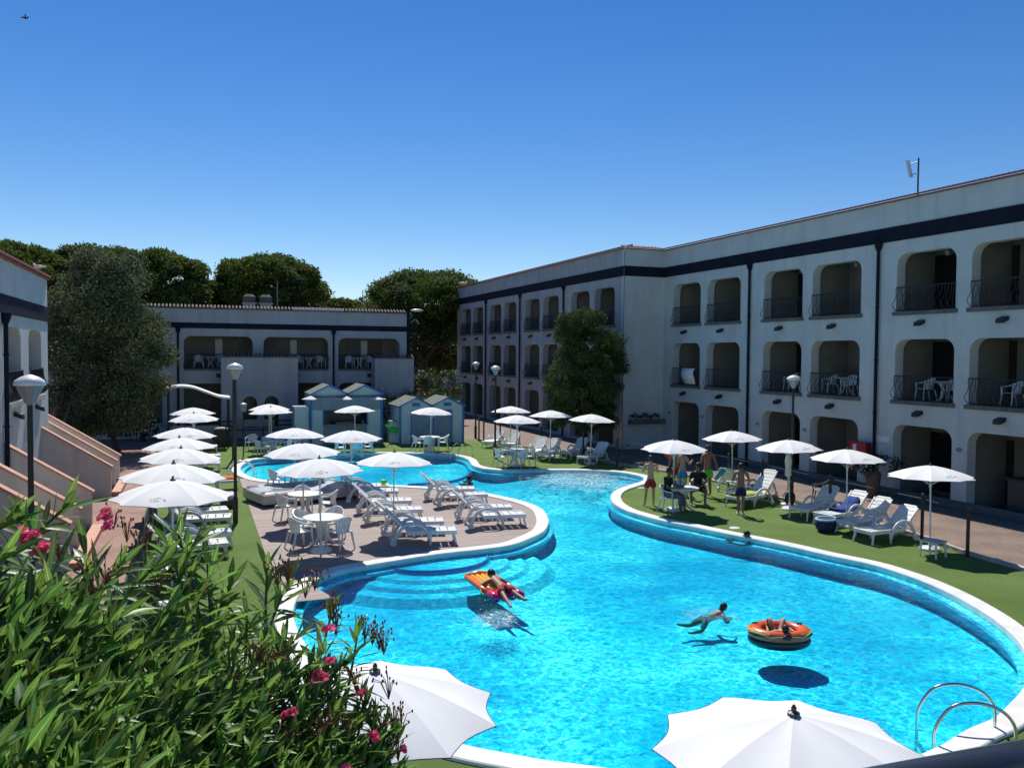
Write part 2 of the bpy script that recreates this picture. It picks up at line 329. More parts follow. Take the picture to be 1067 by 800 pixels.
def catmull(p, n=6, closed=True):
    out = []; k = len(p)
    for i in range(k if closed else k-1):
        a, b, c, d = (p[(i-1) % k], p[i], p[(i+1) % k], p[(i+2) % k]) if closed else (p[max(i-1, 0)], p[i], p[i+1], p[min(i+2, k-1)])
        for j in range(n):
            t = j/n; out.append(.5*((2*b)+(c-a)*t+(2*a-5*b+4*c-d)*t*t+(3*b-a-3*c+d)*t**3))
    if not closed: out.append(p[-1])
    return out
def sheet(loops, z):
    ps = [[Vector((p[0], p[1], 0)) for p in L] for L in loops]
    fl = [p for L in ps for p in L]; tr = tessellate_polygon(ps)
    mb = MB(); mb.v = [(p.x, p.y, z) for p in fl]
    for t in tr:
        a, b, c = (fl[i] for i in t)
        n = (b-a).cross(c-a).z
        mb.f.append(tuple(t) if n > 0 else tuple(reversed(t)))
    return mb

# ------------------------------------------------------------------ the pool and the ground
PO = [(251.5, 491), (252, 485.5), (259, 481), (268, 478.5), (306, 475), (356, 472.6), (400, 472.2), (440, 472.6), (473, 474.7), (487, 478.5), (492, 484.6), (500, 487.4), (506, 488.6), (531, 490.4), (567, 490), (607, 490), (640, 491.6), (657.5, 494), (670, 497.4), (668.5, 501.5), (656, 505.5), (643, 510), (636.5, 516), (638.5, 523.5), (650, 531), (665, 536), (687, 542), (720, 548.5), (761, 557), (812, 567), (862, 578.5), (907, 588), (937, 597), (967, 608), (997, 622), (1027, 639.5), (1043, 651), (1057, 663.5), (1069, 680), (1073, 698), (1066, 717), (1050, 735), (1034.5, 748.5), (1012, 758), (997, 766), (979, 777), (930, 797), (860, 812), (760, 818), (680, 808), (620, 799), (590, 795), (560, 791), (482, 776), (430, 760), (380, 735), (340, 700), (315, 665), (306, 640), (312, 620), (328, 606), (354, 595), (380, 590), (410, 585), (455, 578), (500, 573), (532, 568.5), (552, 561.5), (566.5, 554), (571.5, 546), (571, 539.5), (566.7, 532), (556, 526), (540, 521), (507, 514), (478, 509.5), (446, 507.5), (413, 505.8), (380, 505.3), (350, 505), (320, 503.5), (281, 501), (263, 497.3)]
base = [G(x, y, .03).to_2d() for x, y in PO]
pool = catmull(base, 5)
def offset(loop, d):
    k = len(loop); out = []
    area = sum(loop[i].x*loop[(i+1) % k].y-loop[(i+1) % k].x*loop[i].y for i in range(k)); sg = 1 if area > 0 else -1
    for i in range(k):
        t = (loop[(i+2) % k]-loop[(i-2) % k]); t.normalize(); out.append(loop[i]+Vector((t.y, -t.x))*d*sg)
    return out
CW = .36
outer = offset(pool, CW); mid = offset(pool, CW*.6)
def ring(a, za, b, zb):
    k = len(a); mb = MB(); mb.v = [(p.x, p.y, za) for p in a]+[(p.x, p.y, zb) for p in b]
    mb.f = [(i, (i+1) % k, k+(i+1) % k, k+i) for i in range(k)]; return mb
cop = MB()
lip = offset(pool, .02)
for (a, za, b, zb) in ((pool, -.10, pool, .035), (pool, .035, lip, .055), (lip, .055, offset(pool, CW-.02), .055), (offset(pool, CW-.02), .055, outer, .04), (outer, .04, outer, -.04)):
    q = ring(a, za, b, zb); cop.add(q.v, q.f)
tag(cop.build('pool_coping', M_coping), kind='structure', label='white rounded coping running round the free-form pool', cat='pool edge')
FZ = -.50; WZ = -.06
walls = ring(pool, FZ, pool, -.10)
tag(walls.build('pool_wall', M_pool), kind='structure')
st = ring(offset(pool, -.15), -.125, offset(pool, -.003), -.10); q_ = ring(offset(pool, -.15), -.125, offset(pool, -.15), -.20); st.add(q_.v, q_.f)
tag(st.build('pool_waterline_band', mat('waterline tiles', (.40, .72, .92), .4)), kind='structure')
tag(sheet([pool], FZ).build('pool_floor', M_pool), kind='structure')
def near0(px, py):
    g = G(px, py, .03).to_2d(); return min(range(len(pool)), key=lambda i: (pool[i]-g).length)
_a, _b = near0(470, 508.5), near0(493, 484.6)
kid = [pool[i] for i in range(_a, len(pool))]+[pool[i] for i in range(0, _b+1)]
tag(sheet([kid], -.26).build('shallow_pool_floor', M_pool), kind='structure')
_v = []; _q = []; _c = G(606, 499, 0)
for j in range(25):
    for i in range(41):
        u, v = i/40*2-1, j/24*2-1; h = max(0, 1-(u*u+v*v)*.98)
        _v.append((_c.x+u*4.2+v*.3, _c.y+v*3.0-u*1.1, FZ-.004+.40*(h*h*(3-2*h))))
_q = [(j*41+i, j*41+i+1, (j+1)*41+i+1, (j+1)*41+i) for j in range(24) for i in range(40)]
_m = MB(); _m.v = _v; _m.f = _q; tag(_m.build('added_floor_rise', M_pool, smooth=True), kind='structure')  # soft mound added to lighten the churned water and hide the shaded wall
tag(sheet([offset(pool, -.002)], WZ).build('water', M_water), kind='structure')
# ground
gx = [(-400, -60), (500, -60), (500, 900), (-400, 900)]
tag(sheet([gx, mid], -.012).build('ground', MATS['tan paving']), kind='structure')
lf = [(-60, -10), (-1.12, -10), (-1.12, 47.8), (-4.6, 47.8), (-60, 47.8)]
tag(sheet([lf], -.004).build('brick_path', MATS['red paving']), kind='structure')
pth = [(-30, 47.9), (2.0, 47.9), (2.0, 51.4), (-30, 51.4)]
curbpts = catmull([Vector(p) for p in ((15.2, -3), (17.0, 4), (17.9, 10), (18.05, 14.0), (18.2, 15.9), (18.65, 17.8), (18.85, 21.0), (18.95, 24.7), (19.05, 27.5), (18.7, 30.6), (17.95, 33.4), (17.45, 36.3), (16.8, 40.0), (15.9, 42.8), (15.2, 46.0))], 5, False)
turf = [Vector((-1.1, -6))]+[p-Vector((.05, 0)) for p in curbpts]+[Vector((8, 46.0)), Vector((1.2, 48.0)), Vector((-1.1, 48.3))]
tag(sheet([turf, mid], .0).build('artificial_turf_ground', M_turf), kind='structure')
cb = MB(); kk = len(curbpts)
for i in range(kk-1):
    a, b = curbpts[i], curbpts[i+1]; t = (b-a).normalized(); n_ = Vector((t.y, -t.x))*.14
    cb.prism([(a.x, a.y, .07), (b.x, b.y, .07), (b.x+n_.x, b.y+n_.y, .07), (a.x+n_.x, a.y+n_.y, .07)][::-1], (0, 0, -.12))
tag(cb.build('kerb', M_curb), kind='structure')
# deck peninsula: follows the coping between two outline points
i0 = 5*(len(PO)-23); 
def near(px, py): 
    g = G(px, py, .03).to_2d(); return min(range(len(pool)), key=lambda i: (pool[i]-g).length)
ia, ib = near(328, 606), near(263, 497.3)
deck = [mid[i] for i in range(ia, ib+1)]
deck += [Vector((1.60, mid[ib].y-.1)), Vector((1.58, 17.0)), Vector((2.6, 17.0))]
d0 = sheet([deck], .018)
tag(d0.build('deck', M_deck), kind='structure')
# entry steps and the underwater edge between the two basins
def half_disc(c, rx, ry, ang, z0, z1, n=30):
    mb = MB(); pts = []; low = []; gr = min(.34, (z1-z0)*1.5)
    for i in range(n+1):
        a = ang+PI*(i/n)
        p = Vector((math.cos(a-ang)*rx, math.sin(a-ang)*ry, 0)); p.rotate(Matrix.Rotation(ang, 3, 'Z')); pts.append(Vector((c[0]+p.x, c[1]+p.y, z1)))
        p = Vector((math.cos(a-ang)*(rx+gr), math.sin(a-ang)*(ry+gr), 0)); p.rotate(Matrix.Rotation(ang, 3, 'Z')); low.append(Vector((c[0]+p.x, c[1]+p.y, z0)))
    mb.add(pts+low, [tuple(range(n+1))]+[(i, n+1+i, n+2+i, i+1) for i in range(n)]+[(0, n, 2*n+1, n+1)]); return mb
sc0 = G(455, 579, 0); e1 = G(400, 588, 0); e2 = G(512, 573, 0); dirv = (e2-e1); ang = math.atan2(dirv.y, dirv.x); sc0 = (e1+e2)/2
for k, (rx, ry, z) in enumerate(((1.28, .98, -.13), (1.80, 1.45, -.20), (2.25, 1.92, -.27), (2.75, 2.42, -.34))):
    tag(half_disc((sc0.x, sc0.y+.15), rx, ry, ang+PI, z-.11 if k < 3 else FZ, z).build('pool_step', M_pool), kind='structure', label='submerged curved step of the pool entry')
    mb = MB(); pts = []
    for i in range(31):
        a = PI*i/30; p = Vector((math.cos(a)*rx, math.sin(a)*ry, 0)); p.rotate(Matrix.Rotation(ang+PI, 3, 'Z')); pts.append((sc0.x+p.x, sc0.y+.15+p.y, z+.004))
    mb.tube(pts, .042 if k == 0 else .012, 5); _ = tag(mb.build('pool_step_edge', M_poolline), kind='structure') if k == 0 else None
pts = [G(x, y, -.2) for x, y in ((425, 505), (452, 503.5), (470, 501.5), (484, 497), (491, 491.5), (494, 488))]
mb = MB(); mb.tube(catmull(pts, 5, False), .05, 6); tag(mb.build('pool_divider_edge', M_poolline), kind='structure')
# raised bubbling bench
bl = [G(x, y, -.24).to_2d() for x, y in ((556, 511), (572, 516), (600, 518.5), (628, 517), (640, 512), (652, 506), (668, 500), (650, 495), (600, 492), (560, 493))]


# ------------------------------------------------------------------ buildings
def face_wall(openings, u0, u1, z0, z1, tofn, thick_fn, bot0=False):
    """wall sheet with round-topped openings; tofn(u,z,depth)->world"""
    outer = [(u0, z0), (u1, z0), (u1, z1), (u0, z1)]; loops = [outer]
    for (a, b, c, d) in openings:
        r = min(.42, (b-a)*.2); rb = .0
        L = [(a, c), (b, c), (b, d-r)]
        L += [(b-r+r*math.cos(t), d-r+r*math.sin(t)) for t in [PI/2*i/6 for i in range(1, 6)]]
        L += [(b-r, d), (a+r, d)]
        L += [(a+r-r*math.sin(t), d-r+r*math.cos(t)) for t in [PI/2*i/6 for i in range(1, 6)]]
        L += [(a, d-r)]
        loops.append(L)
    ps = [[Vector((p[0], p[1], 0)) for p in L] for L in loops]; fl = [p for L in ps for p in L]; tr = tessellate_polygon(ps)
    mb = MB()
    mb.v = [tofn(p.x, p.y, 0) for p in fl]; mb.f = [tuple(t) for t in tr]
    n0 = len(fl); mb.add([tofn(p.x, p.y, thick_fn) for p in fl], [tuple(t) for t in tr])
    o = 0
    for L in ps:
        k = len(L)
        for i in range(k): mb.f.append((o+i, o+(i+1) % k, n0+o+(i+1) % k, n0+o+i))
        o += k
    return mb
def railing(wd, h=.86, bars=None):           # local: along x, bellied outwards to -y
    mb = MB(); bars = bars or max(6, int(wd/.125))
    mb.tube([(0, -.03, h), (wd, -.03, h)], .022, 5); mb.tube([(0, -.05, .06), (wd, -.05, .06)], .014, 4)
    for i in range(bars+1):
        x = wd*i/bars; s = 1 if i % 2 else -1
        pts = [(x, -.05, .06), (x+.02*s, -.15, .16), (x+.035*s, -.17, .28), (x-.01*s, -.11, .42), (x-.03*s, -.06, .58), (x+.012*s, -.04, .72), (x, -.03, h)]
        mb.tube(pts, .013, 4, cap=False)
    return mb
RAILS = {}
def put_rail(parent, loc, rz, wd, off):
    key = round(wd, 1)
    if key not in RAILS:
        o = railing(wd).build('balcony_railing', M_iron, parent); RAILS[key] = o
    else:
        o = RAILS[key].copy(); COL.objects.link(o); o.parent = parent
    o.location = Vector(loc)-Vector(off); o.rotation_euler = (0, 0, rz); return o
def tiles_along(a, b, z, nrm, r=.075, pitch=.2, depth=.5):
    """a row of barrel tiles on the wall head from a to b"""
    a = Vector((a[0], a[1], z)); b = Vector((b[0], b[1], z)); L = (b-a).length; t = (b-a)/L; nrm = Vector((nrm[0], nrm[1], 0)); n = int(L/pitch); mb = MB()
    mb.prism([a+nrm*.08, b+nrm*.08, b+nrm*.08+Vector((0, 0, .05)), a+nrm*.08+Vector((0, 0, .05))], -nrm*depth)
    for i in range(n):
        c = a+t*(pitch*(i+.5)); vs = []
        for e in (nrm*.16, -nrm*depth):
            up = 0 if e == nrm*.16 else .16
            for j in range(6):
                q = PI*j/5; vs.append(c+t*math.cos(q)*r+Vector((0, 0, math.sin(q)*r+.05+up))+e)
        mb.add(vs, [(j, j+1, 7+j, 6+j) for j in range(5)]+[tuple(range(6))])
    return mb
def downpipe(parent, x, y, z1, off, nx=-1, ny=0):
    mb = MB(); px, py = x+nx*.09, y+ny*.09
    mb.tube([(px, py, 0.02), (px, py, z1-.22)], .058, 8); mb.lathe([(.06, z1-.3), (.13, z1-.12), (.15, z1), (.05, z1)], 8, (px, py, 0))
    for z in np.arange(1, z1-.5, 1.9): mb.lathe([(.075, z), (.075, z+.05)], 8, (px, py, 0))
    mb.build('downpipe', M_band, parent, off=off)
def spotlight(parent, x, y, z, off, nx=-1, ny=0):
    t = Vector((-ny, nx, 0)); n = Vector((nx, ny, 0)); c = Vector((x, y, z))
    mb = MB(); mb.prism([c+t*-.14, c+n*.24+t*-.14+Vector((0, 0, -.10)), c+n*.22+t*-.14+Vector((0, 0, .04)), c+t*-.14+Vector((0, 0, .12))], t*.28)
    mb.build('spotlight', M_black, parent, off=off)

def hotel():
    off = (23.3, 20, 0); B = thing('hotel_building', off, 'long three-storey white hotel block with navy band and arched balconies right of the pool', 'building')
    X = 23.3; Y0 = 5.0; Y1 = 39.2; top = 10.45
    def bay(y0): return [(y0-2.48, y0), (y0-3.1-2.65, y0-3.1)]
    us = []
    y = 38.24
    bays = []
    for k in range(5):
        s = 38.24-7.45*k; bays.append(s); us += [(s-2.5, s), (s-5.75, s-3.09)]
    us = [u for u in us if u[0] > Y0+.2]
    op = []
    for a, b in us: op += [(a, b, .12, 2.57), (a, b, 3.42, 5.57), (a, b, 6.53, 8.58)]
    face_wall(op, Y0, Y1, 0, top, lambda u, z, d: (X+d, u, z), .38).build('wall', M_stucco, B, off=off)
    # return wall and wing
    face_wall([], 20.91, 23.3, 0, top, lambda u, z, d: (u, Y1+d, z), .3).build('return_wall', M_stucco, B, off=off)
    XW = 20.91; Y2 = 68.7
    wu = []
    for s in (42.68, 50.07, 57.4, 64.6): wu += [(s-2.45, s), (s+.62, s+3.15)]
    op = []
    for a, b in wu: op += [(a, b, .12, 2.57), (a, b, 3.42, 5.57), (a, b, 6.53, 8.58)]
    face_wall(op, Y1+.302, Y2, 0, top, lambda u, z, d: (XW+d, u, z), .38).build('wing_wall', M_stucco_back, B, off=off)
    MB().bx(XW+.0, XW+14, Y2, Y2+.3, 0, top).build('end_wall', M_stucco, B, off=off)
    # floors, ceilings, inner walls
    for (xa, ya, yb, uu, nm) in ((X, Y0, Y1, us, 'inner_wall'), (XW, Y1+.3, Y2, wu, 'wing_inner_wall')):
        mb = MB(); mb.bx(xa+2.0, xa+2.2, ya, yb, 0, top-.2)
        for z in (3.28, 6.4, 9.0): mb.bx(xa+.38, xa+2.0, ya, yb, z-.22, z+.10 if z < 9 else z+.3)
        ks = sorted(set([round((a+b)/2, 2) for a, b in uu]))
        for i, (a, b) in enumerate(sorted(uu)):
            mb.bx(xa+.38, xa+2.0, b+.16, b+.30, .05, 3.05); mb.bx(xa+.38, xa+2.0, b+.16, b+.30, 3.39, 6.15); mb.bx(xa+.38, xa+2.0, b+.16, b+.30, 6.52, 8.7)
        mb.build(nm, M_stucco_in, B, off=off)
    MB().bx(X+.3, X+14, Y0, Y1+.3, top-.5, top-.3).bx(XW+.3, X+14, Y1+.3, Y2, top-.5, top-.3).build('roof', M_slab, B, off=off)
    # bands
    mb = MB(); mb.bx(X-.035, X, Y0, Y1-.035, 9.05, 9.57); mb.bx(XW-.035, X-.035, Y1-.035, Y1, 9.05, 9.57); mb.bx(XW-.035, XW, Y1, Y2, 9.05, 9.57)
    mb.build('navy_band', M_band, B, off=off)
    tiles_along((X, Y0), (X, Y1), top, (-1, 0)).build('roof_tiles', M_tile, B, off=off)
    tiles_along((XW, Y1), (X, Y1), top, (0, -1)).build('roof_tiles', M_tile, B, off=off)
    tiles_along((XW, Y1), (XW, Y2), top, (-1, 0)).build('roof_tiles', M_tile, B, off=off)
    for y in (31.74, 24.14, 16.7, 9.2): downpipe(B, X, y, 9.05, off)
    for y in (46.75, 54.05, 61.3): downpipe(B, XW, y, 9.05, off)
    MB().tube([(XW-.02, Y1-.02, .02), (XW-.02, Y1-.02, top-.1)], .018, 6).build('corner_cable_pipe', M_greyp, B, off=off)
    i = 0
    for (xa, uu, ylim) in ((X, us, 12), (XW, wu, 0)):
        for (a, b) in uu:
            if b < ylim: continue
            for z in (3.42, 6.53):
                MB().bx(xa-.10, xa+.36, a-.09, b+.09, z-.12, z+.012).build('balcony_sill', M_slab, B, off=off)
                put_rail(B, (xa-.0, b-.02, z), -PI/2, round(b-a-.04, 1)-.02, off)
                spotlight(B, xa, (a+b)/2+.1, z-.42, off)
            # doors on the inner wall
            for z in (.12, 3.4, 6.52):
                s = (i % 2 == 0)
                kf = (xa+2)/xa
                yy = a*kf+.62 if s else (a+b)/2*kf+.1
                wdt = 1.25 if s else (.95 if z < 1 or i % 4 == 1 else .5)
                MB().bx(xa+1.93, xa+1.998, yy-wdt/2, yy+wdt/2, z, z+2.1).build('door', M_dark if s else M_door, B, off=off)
            i += 1
    # loggia ceiling lamps
    for (a, b) in us[:8]:
        for z in (5.9, 8.72):
            MB().lathe([(.05, -.02), (.12, -.12), (.10, -.22), (.03, -.27)], 8, (X+1.0, (a+b)/2, z)).build('ceiling_lamp', M_glass, B, off=off)
    # ground-floor number plates
    for a, b in us[:9]:
        mb = MB(); q = [(X-.012, b+.3+.13*math.cos(t), 1.95+.075*math.sin(t)) for t in [2*PI*k/16 for k in range(16)]]
        mb.prism(q, (.02, 0, 0)); mb.build('number_plate', M_greyp, B, off=off)
    p = PX(919, 457, X)
    MB().bx(X-.02, X, p.y-.38, p.y+.38, p.z-.11, p.z+.11).build('wall_sign', M_white, B, off=off)
    # low terrace wall in front of the ground floor rooms
    # window box on the return wall
    pa, pb = PY(655, 440, Y1-.12), PY(692, 440, Y1-.12)
    MB().bx(pa.x, pb.x, Y1-.36, Y1-.05, pa.z-.1, pa.z+.14).build('window_box', M_slab, B, off=off)
    MB().bx(20.93, 20.99, Y1-.5, Y1-.45, .2, .3).build('wall_tap', M_black, B, off=off)
    MB().bx(X-.04, X+.0, 5, 39.1, 0, .28).build('plinth', mat('dark plinth', (.10, .12, .13), .8), B, off=off)
    return B
hotel()

def back_building():
    Y = 52.; off = (5, Y, 0); B = thing('apartment_block', off, 'low two-storey white block with navy band behind the poolside kiosk', 'building')
    XL = -9.; XR = 12.45; top = 7.4
    us = [(-7.2, -5.5), (-4.6, -1.75), (-.6, 3.2), (3.8, 7.6), (8.2, 12.0)]
    op = []
    for a, b in us: op += [(a, b, 3.93, 5.84), (a, b, .1, 3.1)]
    # arches for the two small lower windows are cut in the stair box
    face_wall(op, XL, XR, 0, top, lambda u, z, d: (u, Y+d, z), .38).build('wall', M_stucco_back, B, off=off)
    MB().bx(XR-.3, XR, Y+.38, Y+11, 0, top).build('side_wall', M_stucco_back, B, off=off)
    mb = MB(); mb.bx(XL, XR, Y+2.1, Y+2.3, 0, top-.1); mb.bx(XL, XR, Y+.38, Y+2.1, 3.3, 3.9); mb.bx(XL, XR, Y+.38, Y+2.1, 6.1, 6.4)
    for a, b in us: mb.bx(b+.2, b+.34, Y+.38, Y+2.1, 0, 6.1)
    mb.build('inner_wall', M_stucco_in, B, off=off)
    MB().bx(XL, XR, Y+.3, Y+11, top-.4, top-.2).build('roof', M_slab, B, off=off)
    MB().bx(XL, XR+.03, Y-.035, Y, 6.28, 6.6).build('navy_band', M_band, B, off=off)
    tiles_along((XL, Y), (XR, Y), top, (0, -1), r=.06, depth=.3).build('roof_tiles', M_tile2, B, off=off)
    downpipe(B, -.9, Y, 6.28, off, 0, -1); downpipe(B, 7.9, Y, 6.28, off, 0, -1)
    MB().tube([(XR+.06, Y-.06, 0), (XR+.06, Y-.06, top)], .07, 8).build('downpipe', M_band, B, off=off)
    for a, b in us[2:]:
        mb = MB(); mb.bx(a, b, Y-.04, Y+.3, 3.84, 3.96); mb.build('balcony_sill', M_slab, B, off=off)
        put_rail(B, (a+.02, Y+.02, 3.93), 0, round(b-a-.04, 1)-.02, off)
        spotlight(B, (a+b)/2, Y, 3.55, off, 0, -1)
        m0 = (a+b)/2
        MB().bx(m0-1.0, m0-.2, Y+2.04, Y+2.098, 3.93, 5.7).build('door', M_dark, B, off=off)
        MB().bx(m0-.15, m0+.25, Y+2.04, Y+2.098, 4.5, 5.7).build('window', mat('pale glazing', (.42, .46, .50), .2), B, off=off)
        MB().bx(m0+.3, m0+1.2, Y+2.04, Y+2.098, 3.93, 5.75).build('door', M_dark, B, off=off)
    for a, b in us:
        MB().bx(a+.5, a+1.5, Y+2.04, Y+2.098, .1, 2.2).build('door', M_dark, B, off=off)
    # stair boxes in front
    archs = [(2.55, 3.35, .6, 2.40), (3.75, 4.55, .6, 2.40)]
    def boxwall(x0, x1, z1, arches):
        Yb = Y-1.3
        op = arches
        mb = MB(); loops = [(x0, x1)]
        ps = [[Vector((x0, 0, 0)), Vector((x1, 0, 0)), Vector((x1, z1, 0)), Vector((x0, z1, 0))]]
        for a, b, c, d in arches:
            r = (b-a)/2; ps.append([Vector((a, c, 0)), Vector((b, c, 0))]+[Vector(((a+b)/2+r*math.cos(t), d-r+r*math.sin(t), 0)) for t in [PI*k/10 for k in range(11)]])
        fl = [p for L in ps for p in L]; tr = tessellate_polygon(ps)
        mb.v = [(p.x, Yb, p.y) for p in fl]; mb.f = [tuple(t) for t in tr]
        n0 = len(fl); mb.add([(p.x, Yb+.2, p.y) for p in fl], [tuple(t) for t in tr]); o = 0
        for L in ps:
            k = len(L)
            for i in range(k): mb.f.append((o+i, o+(i+1) % k, n0+o+(i+1) % k, n0+o+i))
            o += k
        mb.bx(x0, x0+.15, Yb+.2, Y, 0, z1); mb.bx(x1-.15, x1, Yb+.2, Y, 0, z1)
        mb.build('stairwell_wall', M_stucco_back, B, off=off)
        MB().bx(x0+.15, x1-.15, Y-.1, Y-.05, 0, 2.6).build('stairwell_recess', M_dark, B, off=off)
        tiles_along((x0, Yb), (x1, Yb), z1, (0, -1), r=.05, depth=.2).build('coping_tiles', M_tile2, B, off=off)
    boxwall(1.4, 5.65, 4.62, archs); boxwall(10.2, 12.6, 4.6, [])
    for px, z in ((260, 0), (277, 0)):
        p = PY(px, 318, Y+1.2)
        MB().bx(p.x-.32, p.x+.32, Y+1.0, Y+1.6, top-.3, top+.42).bx(p.x-.4, p.x+.4, Y+.92, Y+1.68, top+.42, top+.5).build('chimney', M_stucco_back, B, off=off)
        MB().lathe([(.3, 0), (.36, .2), (.36, .36), (.2, .5)], 10, (p.x, Y+1.3, top+.5)).build('chimney_cap', M_pot, B, off=off)
    p = PY(330, 322, Y+1.5); MB().bx(p.x-1.4, p.x+1.6, Y+1.2, Y+2.0, top+.1, top+.3).build('roof_panel', M_white, B, off=off)
    for px, py0, hh in ((378, 305, 1.6), (289, 293, 2.0)):
        p = PY(px, 318, Y+3); MB().tube([(p.x, Y+3, top-.3), (p.x, Y+3, top+hh)], .03, 5).build('aerial_mast', M_greyp, B, off=off)
back_building()

def left_building():
    X = -4.75; off = (X, 28, 0); B = thing('annexe_building', off, 'two-storey white annexe with navy band at the left edge, beside the stairs', 'building')
    Y0 = 14.; Y1 = 32.9; top = 7.35
    us = [(29.35, 31.6), (26.0, 28.1), (21.4, 24.0), (18.3, 20.8), (15, 17.3)]
    op = [(a, b, 4.42, 5.55) for a, b in us]
    op = []
    for a, b in us: op += [(a, b, 3.5, 5.58)]
    face_wall(op, Y0, Y1, 0, top, lambda u, z, d: (X-d, u, z), .35).build('wall', M_stucco, B, off=off)
    MB().bx(X-9, X-.35, Y1-.3, Y1, 0, top).build('end_wall', M_stucco, B, off=off)
    mb = MB(); mb.bx(X-2.1, X-1.9, Y0, Y1-.3, 0, top-.1); mb.bx(X-1.9, X-.35, Y0, Y1-.3, 3.2, 3.5); mb.bx(X-1.9, X-.35, Y0, Y1-.3, 5.8, 6.1)
    for a, b in us: mb.bx(X-1.9, X-.35, b+.2, b+.34, 3.5, 5.8)
    mb.build('inner_wall', M_stucco, B, off=off)
    MB().bx(X-9, X-.3, Y0, Y1-.3, top-.4, top-.2).build('roof', M_slab, B, off=off)
    MB().bx(X, X+.035, Y0, Y1, 5.92, 6.42).build('navy_band', M_band, B, off=off)
    tiles_along((X, Y0), (X, Y1), top, (1, 0)).build('roof_tiles', M_tile, B, off=off)
    downpipe(B, X, 25.55, 5.92, off, 1, 0); 
    for a, b in us:
        MB().bx(X-.3, X+.12, a-.1, b+.1, 3.38, 3.5).build('balcony_sill', M_stair, B, off=off)
        o = put_rail(B, (X+.02, a+.02, 3.5), PI/2, round(b-a-.04, 1)-.02, off)
        MB().bx(X-.06, X-.03, a+.05, b-.05, 3.55, 4.3).build('balcony_screen', mat('charcoal screen', (.03, .033, .038), .8), B, off=off)
        spotlight(B, X, (a+b)/2, 3.1, off, 1, 0)
        MB().bx(X-1.9, X-1.85, a+.3, a+1.3, 3.5, 5.5).build('door', M_door, B, off=off)
left_building()
# the two outside staircases
def staircase(ys, xs, zs, label, zt=2.72):
    off = (-2.7, ys[0], 0); T = thing('staircase', off, label, 'stairs')
    xt, xe = -6.0, -2.68
    for k, y in enumerate(ys):
        ze = zs; zt_ = ze+(xe-xt)*.655
        mb = MB(); mb.prism([(xt, y, 0), (xe, y, 0), (xe, y, ze), (xt, y, zt_)], (0, .2, 0)); mb.build('parapet', M_stair, T, off=off)
        mb = MB(); mb.prism([(xt, y-.05, zt_), (xe+.06, y-.05, ze-.03), (xe+.06, y-.05, ze+.03), (xt, y-.05, zt_+.06)], (0, .30, 0))
        mb.build('coping_tiles', M_coptile, T, off=off)
    for a, b in zip(ys[:-1], ys[1:]):
        mb = MB(); n = 16
        for i in range(n):
            x = xe-.1-i*.2; mb.bx(x-.2, x, a+.2, b, 0, .17+i*.13)
        mb.build('steps', M_stair, T, off=off)
        mb = MB(); mb.bx(xe, xe+.28, a+.1, b+.1, 0, .15); mb.build('bottom_step', M_coptile, T, off=off)
    return T
staircase([31.45, 33.2, 34.75], None, 1.0, 'outside staircase with salmon tiled parapets under the olive tree')
staircase([21.1, 23.0, 25.7], None, 1.05, 'nearer outside staircase with salmon tiled parapets, half hidden by the oleander')

